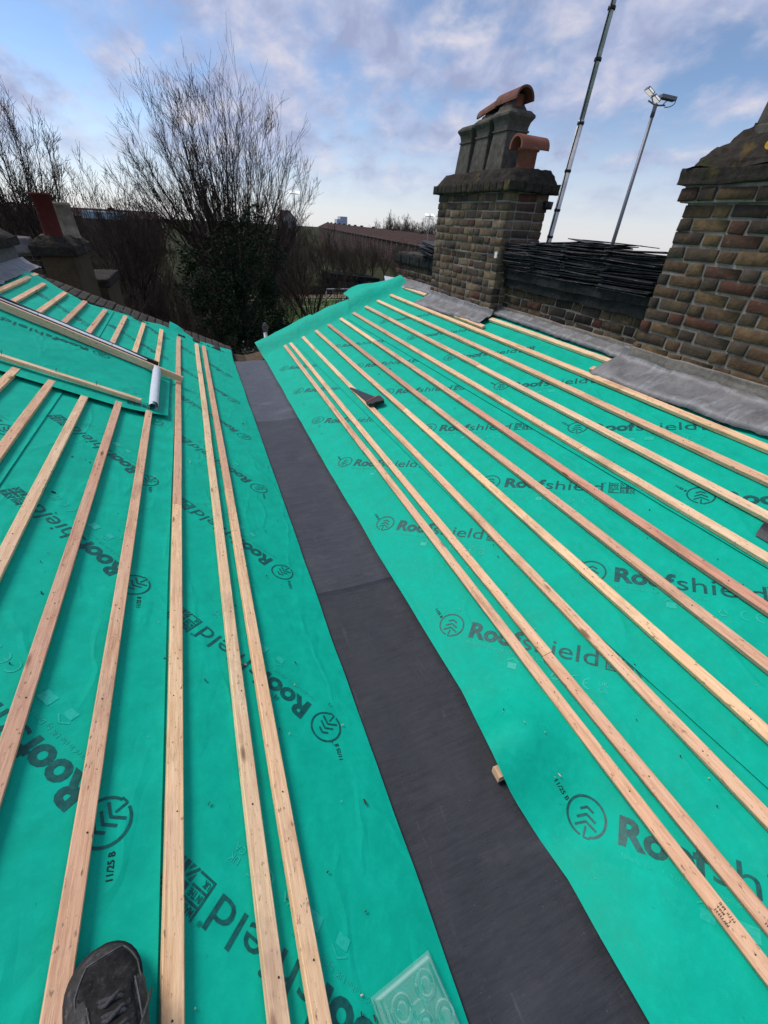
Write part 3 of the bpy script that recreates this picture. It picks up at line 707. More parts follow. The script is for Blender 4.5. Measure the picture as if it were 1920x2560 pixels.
# ------------------------------------------------------------------ brickwork
def brick_mesh(L, D, Hh, seed):
    rnd = random.Random(seed); bm = bmesh.new(); bmesh.ops.create_cube(bm, size=1)
    for v in bm.verts: v.co = Vector((v.co.x * L, v.co.y * D, v.co.z * Hh)) + Vector([rnd.uniform(-.0035, .0035) for _ in range(3)])
    bmesh.ops.bevel(bm, geom=bm.edges[:], offset=.004, segments=1, affect='EDGES')
    for v in bm.verts: v.co += Vector([rnd.uniform(-.003, .003) for _ in range(3)])
    me = bpy.data.meshes.new('brick'); bm.to_mesh(me); bm.free(); me.polygons.foreach_set('use_smooth', [True] * len(me.polygons)); return me
BR = {}
def bricks(parent, mkey, axis, face, a0, a1, z0, n, seed, course=.0752, depth=.1, skip=None, topfn=None, sag=0., ends=None):
    """lay a face of brickwork; axis 'y': face x=face looking -x, along y; axis 'x': face y=face looking -y, along x"""
    rnd = random.Random(seed)
    for r in range(n):
        z = z0 + course * (r + .5); pos = a0 + (ends[r % 2][0] if ends else 0); end = a1 - (ends[r % 2][1] if ends else 0); k = r % 2
        first = True
        while pos < end - .03:
            L = .213 if k % 2 == 0 else .103
            if first and not ends: L = (.103, .16)[r % 2] + rnd.uniform(-.03, .02); first = False
            L *= rnd.uniform(.94, 1.04); L = min(L, end - pos)
            if end - pos - L < .06: L = end - pos
            kind = 'H' if L < .15 else 'S'; vi = rnd.randrange(5); base = .103 if kind == 'H' else .213; hh = .064
            key = (kind, vi, mkey, depth)
            if key not in BR:
                BR[key] = brick_mesh(base - .004, depth, hh - .001, hash((kind, vi)) % 999 + len(BR)); BR[key].materials.append(M[mkey])
            c = pos + L / 2; k += 1; pos += L + .011
            if skip and skip(c, z): continue
            if topfn and z > topfn(c): continue
            o = bpy.data.objects.new('brick', BR[key]); zz = z + sag * math.sin(c * 2.3 + r) + rnd.uniform(-.004, .004)
            ins = rnd.uniform(-.0045, .003)
            if axis == 'y': mw = Matrix.Translation((face + depth / 2 + ins, c, zz)) @ Matrix.Rotation(math.pi / 2 + rnd.uniform(-.008, .008), 4, 'Z')
            else: mw = Matrix.Translation((c, face + depth / 2 + ins, zz)) @ Matrix.Rotation(rnd.uniform(-.008, .008), 4, 'Z')
            mw = mw @ Matrix.Rotation(rnd.uniform(-.022, .022), 4, 'Y') @ Matrix.Diagonal((L / base, 1, rnd.uniform(.96, 1.04), 1))
            o.matrix_basis = mw; link(o, parent)
def noisy_box(x0, x1, y0, y1, z0, z1, name, mat_, parent, cut=7, amp=.008, shape=None, seed=0):
    bm = bmesh.new(); bmesh.ops.create_cube(bm, size=1); bmesh.ops.subdivide_edges(bm, edges=bm.edges[:], cuts=cut, use_grid_fill=True)
    for v in bm.verts:
        f = v.co + Vector((.5, .5, .5)); p = Vector((x0 + (x1 - x0) * f.x, y0 + (y1 - y0) * f.y, z0 + (z1 - z0) * f.z))
        if shape: p = shape(p, f)
        p += Vector([amp * noise.noise(p * 9 + Vector((7 * k + seed, 3 * k, 0))) + amp * .7 * noise.noise(p * 26 + Vector((5 * k, seed, 0))) for k in range(3)]); v.co = p
    return from_bm(name, bm, mat_, parent, True)
def insetter(tx, ty, pw=1.):                       # narrow a block towards its top
    def f(p, q):
        w = q.z ** pw; p.x += (-(q.x - .5) * 2) * tx * w; p.y += (-(q.y - .5) * 2) * ty * w; return p
    return f
# --- middle chimney
cm_ = thing('chimney_stack', 'middle brick chimney stack with three square pots and a capped terracotta pot', 'chimney', (3.2, 4.9, .8))
X0, X1, Ya, Yb, Zt = 2.96, 3.435, 4.19, 5.63, 2.02
MB().box(X0 + .0075, X1 - .0075, Ya + .0075, Yb - .0075, .55, Zt + .002).build('mortar_core', M['mortar2'], cm_)
bricks(cm_, 'brick_mid', 'y', X0, Ya, Yb, .892 - .0752 * 1, 16, 11, ends=((0., 0.), (.112, 0.)))
bricks(cm_, 'brick_mid', 'x', Ya, X0, X1, .892 - .0752 * 1, 16, 12, ends=((.112, 0.), (0., 0.)))
# oversailing course of rough bricks, then the weathered cap
for i in range(14):
    y = 4.12 + i * .1115
    noisy_box(X0 - .062, X0 + .10, y, y + .104, 2.022, 2.102, 'cap_brick', M['cap'], cm_, 3, .007, seed=i)
for i in range(4):
    x = X0 + .108 + i * .108
    noisy_box(x, x + .100, Ya - .068, Ya + .10, 2.020, 2.100, 'cap_brick', M['cap'], cm_, 3, .007, seed=40 + i)
noisy_box(X0 - .035, X1 + .06, Ya - .045, Yb + .06, 2.06, 2.205, 'cap', M['cap'], cm_, 12, .014, insetter(.075, .09, 1.2))
def square_pot(x, y, w, z0, z1, parent, lean=0., bud=0.):
    m = MB(); pr = [(w * .585, 0), (w * .575, .05), (w * .545, .06), (w * .445, .70), (w * .485, .705), (w * .485, .735), (w * .445, .74), (w * .45, .79), (w * .485, .86), (w * .575, .93), (w * .575, .965), (w * .44, 1.03), (w * .36, 1.03), (w * .34, .8)]
    rg = []
    for r, t in pr:
        z = z0 + (z1 - z0) * t; c = .05 * r; yy = y + lean * t
        rg.append([(x + a, yy + b, z) for a, b in ((-r + c, -r), (r - c, -r), (r, -r + c), (r, r - c), (r - c, r), (-r + c, r), (-r, r - c), (-r, -r + c))])
    m.rings(rg, cap=True); o = m.build('chimney_pot', M['pot_stone'], parent); return o
square_pot(3.235, 5.42, .262, 2.17, 2.62, cm_, .01); square_pot(3.235, 5.088, .268, 2.17, 2.64, cm_); square_pot(3.235, 4.757, .274, 2.17, 2.66, cm_, -.005)
noisy_box(3.12, 3.345, 4.66, 4.90, 2.65, 2.735, 'mortar_bed', M['pot_stone'], cm_, 6, .018, insetter(.05, .03), 3)
noisy_box(3.13, 3.335, 4.98, 5.23, 2.63, 2.70, 'mortar_bed', M['pot_stone'], cm_, 6, .025, insetter(.06, .06), 5)
MB().lathe([(.088, 2.70), (.092, 2.79), (.075, 2.79), (.07, 2.70)], 3.235, 4.77, 24).build('flue_liner', M['terracotta'], cm_, True)
def half_tile(name, p0, p1, r0, r1, mat_, parent, th=.018, span=180, tilt=0.):
    p0, p1 = Vector(p0), Vector(p1); d = (p1 - p0).normalized(); sd_ = d.cross(Vector((0, 0, 1))).normalized(); up = sd_.cross(d); rg = []; n = 14; L = 8
    for j in range(L + 1):
        c = p0 + (p1 - p0) * j / L; r = r0 + (r1 - r0) * j / L; ring = []
        aa = [R(-tilt + (180 - span) / 2 + span * k / n) for k in range(n + 1)]
        for a in aa: ring.append(c + sd_ * math.cos(a) * r + up * math.sin(a) * r)
        for a in aa[::-1]: ring.append(c + sd_ * math.cos(a) * (r - th) + up * math.sin(a) * (r - th))
        rg.append([p + Vector((nz(p.x * 9, p.y * 9, p.z * 9), nz(p.x * 9, p.y * 9, 40 + p.z * 9), 0)) * .003 for p in ring])
    o = MB().rings(rg).build(name, mat_, parent, False); return o
half_tile('ridge_tile', (3.235, 4.60, 2.738), (3.235, 4.97, 2.728), .105, .100, M['tile'], cm_)
half_tile('ridge_tile', (3.235, 4.94, 2.716), (3.225, 5.29, 2.668), .098, .090, M['tile'], cm_, tilt=4)
MB().lathe([(.088, 2.16), (.088, 2.335), (.103, 2.337), (.107, 2.35), (.103, 2.362), (.075, 2.362), (.072, 2.20)], 3.185, 4.335, 28).build('chimney_pot', M['terracotta'], cm_, True)
half_tile('pot_hood', (3.02, 4.318, 2.362), (3.36, 4.345, 2.366), .090, .086, M['terracotta'], cm_, th=.02, span=205)
noisy_box(3.38, 3.46, 4.145, 4.20, 1.90, 1.965, 'iron_bracket', M['black'], cm_, 2, .006)
# cable clip and wire along the stack
m = MB(); m.tube([(2.952, 5.5, 1.492), (2.950, 4.9, 1.480), (2.951, 4.2, 1.493)], .004, 6); m.build('cable', M['black'], cm_)
MB().box(2.944, 2.958, 4.205, 4.245, 1.47, 1.525).build('white_clip', M['whitepaint'], cm_)
# --- right chimney
cr = thing('chimney_stack', 'large right-hand chimney of yellow and red stock brick with a heavy dark cap', 'chimney', (3.3, 1.6, .9))
X0, X1, Ya, Yb = 3.0, 3.7, .35, 2.335
MB().box(X0 + .0085, X1, Ya, Yb - .0075, .55, 2.03).build('mortar_core', M['mortar'], cr)
bricks(cr, 'brick_warm', 'y', X0, Ya, Yb, 1.005, 12, 23, ends=((0, 0), (0, 0)), sag=.003)
bricks(cr, 'brick_warm', 'y', X0 - .036, Ya, Yb + .045, 1.915, 1, 29, course=.08, depth=.13)
MB().box(X0 - .022, X1, Ya, Yb + .03, 1.912, 2.0).build('corbel_mortar', M['mortar'], cr)
noisy_box(X0 - .052, X1, Ya, Yb + .075, 2.0, 2.075, 'cap_course', M['cap'], cr, 14, .012)
def capshape(p, q):
    w = q.z; p.x += .26 * w ** 1.15 * (1 - q.x); p.y -= .20 * w ** 1.25 * q.y; p.z -= .0; return p
noisy_box(X0 - .045, X1, Ya, Yb + .06, 2.068, 2.29, 'cap', M['cap'], cr, 24, .032, capshape, 9)
square_pot(3.34, 2.06, .30, 2.24, 3.0, cr)
# lichen patch
m = MB(); n = 14; c = Vector((3.035, 1.965, 2.165)); rg = []
pts = [(c.x + .012 * math.sin(2 * math.pi * k / n) - .012, c.y + .036 * math.cos(2 * math.pi * k / n) * (1 + .25 * nz(k, 1, 2)), c.z + .03 * math.sin(2 * math.pi * k / n) * (1 + .25 * nz(k, 5, 2))) for k in range(n)]
M['lichen'] = flat('yellow_lichen', (.36, .22, .03), .95, 0, 60, .4, .1)
m.rings([pts, [(p[0] - .02, p[1], p[2] + .004) for p in pts]]).build('lichen_patch', M['lichen'], cr)
# --- parapet between them
pw = thing('parapet_wall', 'sooty brick parapet between the two right-hand chimneys, tarred band on top', 'wall', (3.25, 3.25, .8))
MB().box(3.128, 3.42, 2.33, 4.20, .55, 1.36).build('mortar_core', M['mortar2'], pw)
bricks(pw, 'brick_dark', 'y', 3.12, 2.345, 4.185, .915, 4, 31)
noisy_box(3.085, 3.44, 2.34, 4.188, 1.215, 1.30, 'tarred_band', M['tar'], pw, 20, .012)
noisy_box(3.06, 3.46, 2.341, 4.187, 1.297, 1.372, 'coping_band', M['tar'], pw, 20, .014)
# --- far parapet
pf = thing('parapet_wall', 'crumbling brick parapet end beyond the middle chimney, moss on top', 'wall', (3.25, 6.4, .8))
def ftop(y): return lerp_tab([(5.6, 1.34), (6.3, 1.33), (6.9, 1.345), (7.2, 1.33)], y)
MB().box(3.128, 3.42, 5.63, 7.17, .40, 1.19).build('mortar_core', M['mortar2'], pf)
bricks(pf, 'brick_dark', 'y', 3.12, 5.64, 7.18, .82, 5, 37, skip=lambda c, z: False)
for i in range(14):
    y = 5.645 + i * .110
    noisy_box(3.09 + .004 * (i % 3), 3.44, y, y + .103, 1.198, 1.325 + .012 * nz(i * .7, 0, 1), 'coping_brick', M['tar'], pf, 3, .008, seed=i)
noisy_box(3.12, 3.42, 6.25, 7.14, 1.325, 1.352, 'moss', M['coping'], pf, 10, .012)
# --- slates stacked on the parapet
def slate_mesh(seed):
    rnd = random.Random(seed); n = 9; L, Wd, T = .50, .27, .0058; pts = []
    for k in range(n): pts.append((-Wd / 2 + rnd.uniform(-.004, .004), -L / 2 + L * k / (n - 1)))
    for k in range(4): pts.append((-Wd / 2 + Wd * (k + .5) / 4, L / 2 + rnd.uniform(-.004, .004)))
    for k in range(n): pts.append((Wd / 2 + rnd.uniform(-.004, .004), L / 2 - L * k / (n - 1)))
    bow = rnd.uniform(-.010, .006); z = lambda x, y: bow * (2 * y / L) ** 2
    v = [(x, y, z(x, y)) for x, y in pts] + [(x + rnd.uniform(-.002, .002), y, z(x, y) + T) for x, y in pts]; q = len(pts)
    f = [tuple(range(q)), tuple(range(2 * q - 1, q - 1, -1))] + [(k, q + k, q + (k + 1) % q, (k + 1) % q) for k in range(q)]
    me = bpy.data.meshes.new('roof_slate'); me.from_pydata(v, [], f); me.materials.append(M['slate']); me.update(); return me
SL = [slate_mesh(i) for i in range(7)]
def put_slate(x, y, z, rz, rx, ry, label, group):
    o = bpy.data.objects.new('roof_slate', random.choice(SL)); COL.objects.link(o); o.location = (x, y, z); o.rotation_euler = (rx, ry, rz); o['label'] = label; o['category'] = 'slate'; o['group'] = group
rs = random.Random(5)
for ci, yc in enumerate((2.62, 3.09, 3.56, 3.98)):
    z = 1.373; zt = (1.625, 1.655, 1.635, 1.61)[ci]
    while z < zt:
        ph = (z - 1.373) / .25
        put_slate(3.19 + rs.gauss(0, .02) - .05 * ph * (rs.random() < .6), yc + rs.uniform(-.035, .035) * (1 if ci not in (0, 3) else .5), z, rs.gauss(0, .05), rs.gauss(0, .022), rs.uniform(-.05, .03),
                  'dark grey roof slate stacked flat on the parapet between the two right-hand chimneys', 'slates stacked between the chimneys')
        z += rs.uniform(.0062, .0135)
for k, (y, z, rz, rx) in enumerate(((2.66, 1.628, .08, -.03), (3.12, 1.655, -.15, .06), (3.5, 1.638, .2, -.07), (2.9, 1.668, .35, .03))):
    put_slate(3.17, y, z, rz, rx, .03, 'dark grey roof slate stacked flat on the parapet between the two right-hand chimneys', 'slates stacked between the chimneys')
z = 1.36
for k in range(13):
    put_slate(3.2 + rs.uniform(-.05, .02), 5.93 + rs.uniform(-.02, .06) + .012 * k * (k < 9), z, rs.uniform(-.15, .15), .10 + rs.uniform(-.04, .04), rs.uniform(-.03, .03), 'dark roof slate in the small pile beyond the middle chimney', 'slates piled beyond the middle chimney')
    z += .0115
# ------------------------------------------------------------------ lead flashings
def flashing(name, y0, y1, xs0, xs1, zt, label, xw, slump=.012, far=True):
    ny = int((y1 - y0) / .02); npf = 12; vs = []; fs = []
    for j in range(ny + 1):
        y = y0 + (y1 - y0) * j / ny; f = j / ny; xb = xs0 + (xs1 - xs0) * f + .012 * nz(y * 4, 0, 6.) + .006 * nz(y * 15, 0, 8.)
        zr = KR * (xb - XR0)
        for i in range(npf + 1):
            t = i / npf
            if t < .62: q = t / .62; x = xb + (xw - .018 - xb) * q; z = zr + .058 + .010 * q + (KR * (x - XR0) - zr) * .9
            else:
                q = (t - .62) / .38; x = xw - .018 * (1 - q) ** 2; z0_ = zr + .068 + (KR * (xw - .018 - XR0) - zr) * .9; z = z0_ + (zt - z0_) * q
            a = math.sin(math.pi * min(1, t * 1.3)) if t < .77 else .3
            z += slump * a * nz(y * 7, t * 2, 33.) + .009 * nz(y * 19, t * 5, 35.); x += .010 * nz(y * 7, t * 2, 36.) * (1 - t)
            if t == 0: z -= .022
            vs.append((x, y, z))
    for j in range(ny):
        for i in range(npf): a = j * (npf + 1) + i; fs.append((a, a + 1, a + npf + 2, a + npf + 1))
    o = mesh(name, vs, fs, M['lead'], None, True); tag(o, label, 'flashing'); 
    md = o.modifiers.new('thick', 'SOLIDIFY'); md.thickness = .003; return o
flashing('lead_flashing', 4.10, 5.62, 2.800, 2.715, 1.000, 'lead flashing dressed along the foot of the middle chimney', 2.955, .026)
flashing('lead_flashing', 5.56, 6.98, 2.985, 2.915, 1.015, 'lead flashing at the foot of the far parapet beyond the middle chimney', 3.118)
flashing('lead_flashing', 2.34, 4.20, 2.985, 3.005, 1.005, 'lead flashing along the parapet between the two right-hand chimneys', 3.118)
flashing('lead_flashing', .30, 2.40, 2.83, 2.715, 1.035, 'broad lead flashing skirting the foot of the large right chimney', 2.995, .030)
o = mesh('white_membrane_tab', [(2.86, 7.0, .93), (2.99, 6.86, .955), (3.0, 6.95, 1.0), (2.87, 7.08, 1.01), (2.862, 7.004, .934), (2.992, 6.864, .959)], [(0, 1, 2, 3)], M['white_back']); tag(o, 'white turned-up membrane corner at the far end of the lead flashing', 'membrane')
# mortar fillets at the foot of the wall
fi = thing('mortar_fillet', 'grey mortar fillet above the lead along the parapet between the chimneys', 'mortar', (3.1, 3.2, .95)); noisy_box(3.09, 3.16, 2.34, 4.19, .955, 1.025, 'fillet', M['mortar'], fi, 16, .010)
fi = thing('mortar_fillet', 'grey mortar fillet above the lead along the large right chimney', 'mortar', (3.0, 1.4, .95)); noisy_box(2.985, 3.06, .4, 2.33, .95, 1.045, 'fillet', M['mortar'], fi, 16, .010)

# ------------------------------------------------------------------ left side: wall, chimneys, rear coping
lw = thing('chimney_stack', 'grey rendered chimney with dark cap at the left edge above the slope', 'chimney', (-2.2, 6.4, .9))
MB().box(-2.6, -2.0, 4.9, 7.40, .6, 1.262).build('rendered_stack', M['render'], lw)
noisy_box(-2.68, -1.945, 4.85, 7.46, 1.255, 1.345, 'cap_course', M['cap'], lw, 16, .012)
noisy_box(-2.66, -1.965, 4.87, 7.44, 1.34, 1.44, 'cap', M['cap'], lw, 12, .012, insetter(.12, .12, 1.3), 2)
square_pot(-2.3, 7.0, .26, 1.42, 1.9, lw)
wl = thing('parapet_wall', 'low rendered parapet running along the top of the left slope', 'wall', (-2.2, 2., .9)); noisy_box(-2.4, -2.02, -1.6, 4.9, .5, 1.30, 'rendered_wall', M['render'], wl, 12, .01)
vs = []; fs = []
for j in range(60):
    y = 4.9 + 2.62 * j / 59
    for i in range(9):
        t = i / 8; x = -1.83 - .165 * t + .03 * nz(y * 5, 0, 3.) * (1 - t); z = KL * (XL0 - x) + .040 + .014 * nz(y * 9, t * 3, 9.) + (.035 * max(0, t - .6) / .4)
        vs.append((x, y, z))
for j in range(59):
    for i in range(8): a = j * 9 + i; fs.append((a, a + 9, a + 10, a + 1))
o = mesh('lead_flashing', vs, fs, M['lead'], None, True); tag(o, 'crumpled lead flashing at the foot of the left grey chimney', 'flashing')
batten(PL, 2.335, 4.9, 7.0, M['wood'], roofL, h0=.012)
l2 = thing('chimney_stack', 'brown rendered chimney with a tall red pot beyond the left slope', 'chimney', (-2.25, 11.2, 0))
MB().box(-2.52, -2.0, 10.5, 12.1, -3, .915).build('rendered_stack', M['render_brown'], l2)
noisy_box(-2.62, -1.93, 10.42, 12.2, .905, 1.06, 'cap_course', M['cap'], l2, 10, .02)
noisy_box(-2.60, -1.95, 10.45, 12.15, 1.05, 1.21, 'cap', M['cap'], l2, 10, .025, insetter(.14, .12, 1.2))
MB().lathe([(.145, 1.17), (.143, 1.80), (.158, 1.805), (.158, 1.835), (.12, 1.835), (.118, 1.4)], -2.235, 10.72, 28).build('chimney_pot', M['redpot'], l2, True)
MB().lathe([(.175, 1.15), (.16, 1.2), (.135, 1.66), (.152, 1.67), (.150, 1.72), (.11, 1.72), (.1, 1.4)], -2.12, 11.55, 24).build('chimney_pot', flat('buff_clay', (.24, .205, .15), .85, 0, 9, .4), l2, True)
w2 = thing('parapet_wall', 'old brick wall beside the brown rendered chimney with the red pot', 'wall', (-2.8, 10.6, 0))
MB().box(-3.6, -2.53, 10.56, 10.9, -3, .93).build('mortar_core', M['mortar'], w2); bricks(w2, 'brick_dark', 'x', 10.55, -3.05, -2.53, .30, 8, 51)
noisy_box(-3.6, -2.55, 10.5, 10.95, .93, 1.17, 'cap', M['render'], w2, 8, .02, insetter(.1, .1))
w3 = thing('parapet_wall', 'low grey coping wall just behind the brown rendered chimney', 'wall', (-1.95, 12.8, -1)); MB().box(-2.3, -1.86, 12.2, 14.2, -3, .18).build('rendered_wall', M['render_brown'], w3); noisy_box(-2.36, -1.80, 12.2, 14.25, .18, .34, 'coping', M['cap'], w3, 8, .015)
# rear parapet of this house with coping bricks
hs = thing('house', 'brick terraced house whose rear parapet coping shows past the left membrane edge', 'house', (.6, 6.9, -8))
for nm, pl in (('left', [(-2.5, 1.22), (XL0, -.06), (XR0 - .2, -.10)]), ('right', [(XR0 - .2, -.10), (XR0, -.06), (3.42, .98)])):
    v = []; f = []
    for x, z in pl:
        for y in (6.62, 7.08): v += [(x, y, -8.), (x, y, z - .02)]
    for k in range(len(pl) - 1):
        a = 4 * k; f += [(a, a + 4, a + 5, a + 1), (a + 2, a + 3, a + 7, a + 6), (a + 1, a + 5, a + 7, a + 3)]
    mesh('rear_wall', v, f, M['brick_dark'], hs)
MB().box(-2.3, 3.4, -3, 6.6, -8, -.35).build('house_body', M['housebrick'], hs)
for P, n in ((PL, 27),):
    for i in range(n):
        s = -.02 + i * .095
        b = noisy_box(0, .088, 6.60, 7.13, 0, .07, 'coping_brick', M['coping'], hs, 3, .006, seed=i)
        for v in b.data.vertices: q = v.co.copy(); v.co = Vector(PL(s + q.x, q.y + .02 * nz(i * 1.3, 0, 1), q.z - .055 + .008 * nz(i * .9, 0, 4)))
        b.data.flip_normals()
# vent pipe with a wire guard behind the valley end
vp = thing('vent_pipe', 'pale vent pipe with round wire guard rising behind the far end of the valley', 'pipe', (.94, 7.3, -.5))
MB().tube([(.93, 7.3, -1.5), (.93, 7.3, .16)], .028, 14).build('pipe', M['whitepaint'], vp, True)
m = MB()
for k in range(12):
    a = math.pi * k / 12; m.tube([(.935 + .042 * math.sin(t) * math.cos(a * 2), 7.3 + .042 * math.sin(t) * math.sin(a * 2), .225 - .085 * math.cos(t)) for t in np.linspace(.2, math.pi, 9)], .0022, 4)
for t in (.7, 1.2, 1.7, 2.2): m.tube([(.935 + .042 * math.sin(t) * math.cos(q), 7.3 + .042 * math.sin(t) * math.sin(q), .225 - .085 * math.cos(t)) for q in np.linspace(0, 2 * math.pi, 17)], .002, 4)
m.build('wire_guard', M['galv'], vp)

# ------------------------------------------------------------------ mast
ms = thing('aerial_mast', 'tall leaning aluminium mast with black tape bands behind the parapet', 'mast', (3.50, 4.10, .6))
A0, A1 = Vector((3.475, 4.155, .6)), Vector((3.465, 3.90, 4.6)); md_ = (A1 - A0).normalized()
def am(z): return A0 + (A1 - A0) * ((z - .6) / 4.0)
MB().tube([am(.6), am(2.55)], .0255, 16).tube([am(2.5), am(4.6)], .0215, 16).build('pole', M['alu'], ms, True)
m = MB(); m.tube([am(z) + Vector((-.027 - .004 * math.sin(z * 9), -.012, 0)) for z in np.linspace(1.2, 4.6, 60)], .0055, 6); m.build('cable', M['black'], ms, True)
for z in (1.68, 1.90, 2.20, 2.53, 2.92, 3.2, 3.6): MB().tube([am(z - .011), am(z + .011)], .0295, 16).build('tape_band', M['black'], ms, True)
MB().box(3.38, 3.56, 4.0, 4.22, 1.595, 1.607).build('base_plate', M['galv'], ms)

# ------------------------------------------------------------------ things left on the roof
# handsaw
sw = thing('handsaw', 'handsaw with black and red handle lying against a batten on the right slope', 'saw', PR(.7, 3.8, .03))
hb = .034
bl = [PR(.640, 4.10, hb + .004), PR(.655, 4.10, hb + .004), PR(.775, 3.60, hb + .012), PR(.672, 3.57, hb + .016)]
MB().rings([bl, [tuple(Vector(p) + Vector((0, 0, .0016))) for p in bl]]).build('blade', M['steel'], sw)
def slab(pts, h0, h1): return [[PR(s, y, h0) for s, y in pts], [PR(s, y, h1) for s, y in pts]]
m = MB(); out = [(.650, 3.60), (.70, 3.612), (.785, 3.60), (.80, 3.57), (.80, 3.49), (.786, 3.462), (.765, 3.475), (.72, 3.50), (.69, 3.50), (.655, 3.53)]
m.rings(slab(out, hb + .002, hb + .034)).build('handle', M['black'], sw)
m = MB(); m.rings(slab([(.66, 3.598), (.775, 3.594), (.775, 3.583), (.66, 3.587)], hb + .033, hb + .037)).build('handle_inlay', M['redgrip'], sw)
# clear plastic packaging tray, local frame on the left slope
tr = thing('packaging_tray', 'clear plastic blister tray with moulded rings lying by the valley edge', 'packaging', PL(.18, .05, .01))
TO = np.array([.268, .117]); TX = np.array([.071 - .268, .145 - .117]); TX /= np.linalg.norm(TX); TY = np.array([TX[1], -TX[0]])
if TY[1] > 0: TY = -TY
def tpos(u, v, h): q = TO + TX * u + TY * v; return PL(q[0], q[1], .012 + h + wrL(*q))
ringc = [(.060, .055, .030), (.145, .048, .030), (.105, .105, .024), (.165, .118, .030), (.050, .135, .026)]
def th_(u, v):
    h = .0
    e = min(u, .205 - u, v, .30 - v)
    h += .016 * sst(.006, .016, e) - .004 * sst(.020, .026, e)
    for cx_, cy_, r in ringc:
        d = math.hypot(u - cx_, v - cy_) / r
        if d < 1: h = .012 + .008 * (1 - sst(.88, 1., d)) - .006 * sst(.74, .66, d) + .005 * sst(.45, .38, d)
    if .085 < u < .115 and .06 < v < .085: h += .008
    if .10 < u < .125 and .14 < v < .2: h += .010
    return h
vs = []; fs = []; nu, nv = 90, 120
for j in range(nv + 1):
    for i in range(nu + 1):
        u = .205 * i / nu; v = .30 * j / nv
        cu = u; cv = v                     # chamfer of the corner
        vs.append(tpos(cu, cv, th_(u, v)))
for j in range(nv):
    for i in range(nu): a = j * (nu + 1) + i; fs.append((a, a + nu + 1, a + nu + 2, a + 1))
mesh('moulded_shell', vs, fs, M['tray'], tr, True)
mesh('paper_label', [tpos(.02, .105, .026), tpos(.055, .098, .028), tpos(.075, .19, .027), tpos(.03, .20, .026)], [(0, 1, 2, 3)], M['card'], tr)
# black work shoe: toe frame on the left slope
sh = thing('shoe', 'scuffed black lace-up work shoe standing on the left slope at the bottom corner', 'shoe', PL(.84, .25, .01))
toe = np.array([.872, .378]); hd = np.array([-.26, -1.0]); hd /= np.linalg.norm(hd); sdv = np.array([-hd[1], hd[0]])     # in (s, y); sdv points upslope
if sdv[0] < 0: sdv = -sdv
def spos(t, w, h): q = toe + hd * t + sdv * w; return PL(q[0], q[1], .012 + h)
prof = [(t, .0655 * math.sqrt(max(.02, 1 - (1 - t / .075) ** 2.2)), .030 + .044 * math.sqrt(max(0, 1 - (1 - t / .085) ** 2)), 0.) for t in (0, .003, .008, .016, .028, .042, .058, .070)]
prof += [(.100, .0655, .080, .002), (.125, .0635, .091, .001), (.150, .0595, .102, .0), (.180, .055, .114, 0), (.215, .052, .122, 0), (.250, .050, .124, 0), (.280, .045, .122, 0), (.300, .034, .112, 0), (.308, .014, .090, 0)]
def sec(w, h0, h1, n=22, e=2.6):
    o = []
    for k in range(n + 1):
        a = math.pi * k / n; c, s = math.cos(a), math.sin(a); o.append((w * (abs(c) ** (2 / e)) * (1 if c >= 0 else -1), h0 + (h1 - h0) * abs(s) ** (2 / e)))
    return o
rg = []
for t, w, h, off in prof: rg.append([spos(t, x * (.97 if z > .03 else 1) + off + .002 * nz(t * 30, x * 20, z * 20), z + .0015 * nz(t * 40, x * 40, 3)) for x, z in sec(w, .018, h)])
m = MB(); m.rings(rg, cap=True); up_ = m.build('upper', M['leather'], sh, True)
rg = []
for t, w, h, off in prof: rg.append([spos(t - .004 if t < .1 else t + .003, x + off, z) for x, z in [(-w - .005, 0), (w + .005, 0), (w + .006, .012), (w + .004, .027), (-w - .004, .027), (-w - .006, .012)]])
MB().rings(rg).build('sole', M['rubber'], sh, True)
# raised overlay panels: toe rim guard and side panels as slightly larger shells over the suede toe box
def shell(name, t0, t1, a0, a1, grow, mat_, nt=14, na=14, edge=.002):
    vs = []; fs = []
    for j in range(nt + 1):
        t = t0 + (t1 - t0) * j / nt
        w = lerp_tab([(p[0], p[1]) for p in prof], t); h = lerp_tab([(p[0], p[2]) for p in prof], t)
        for i in range(na + 1):
            a = R(a0(t) + (a1(t) - a0(t)) * i / na); c, s = math.cos(a), math.sin(a); e = 2.6
            x = (w + grow) * (abs(c) ** (2 / e)) * (1 if c >= 0 else -1); z = .018 + (h - .018 + grow) * abs(s) ** (2 / e)
            b = -.004 if (i in (0, na) or j in (0, nt)) else .0015 * nz(t * 60, a * 4, 7)
            vs.append(spos(t, x * (1 + b * 6), z + b))
    for j in range(nt):
        for i in range(na): q = j * (na + 1) + i; fs.append((q, q + 1, q + na + 2, q + na + 1))
    return mesh(name, vs, fs, mat_, sh, True)
shell('toe_box_panel', .024, .098, lambda t: 62 - 20 * sst(.02, .06, t), lambda t: 128 + 14 * sst(.02, .06, t), .0012, M['suede'])
M['seam'] = flat('worn_seam', (.10, .10, .105), .8, 0, 60, .5)
def onshoe(t, a, grow):
    w = lerp_tab([(p[0], p[1]) for p in prof], t); h = lerp_tab([(p[0], p[2]) for p in prof], t); a = R(a); c, s = math.cos(a), math.sin(a); e = 2.6
    return spos(t, (w + grow) * abs(c) ** (2 / e) * (1 if c >= 0 else -1), .018 + (h - .018 + grow) * abs(s) ** (2 / e))
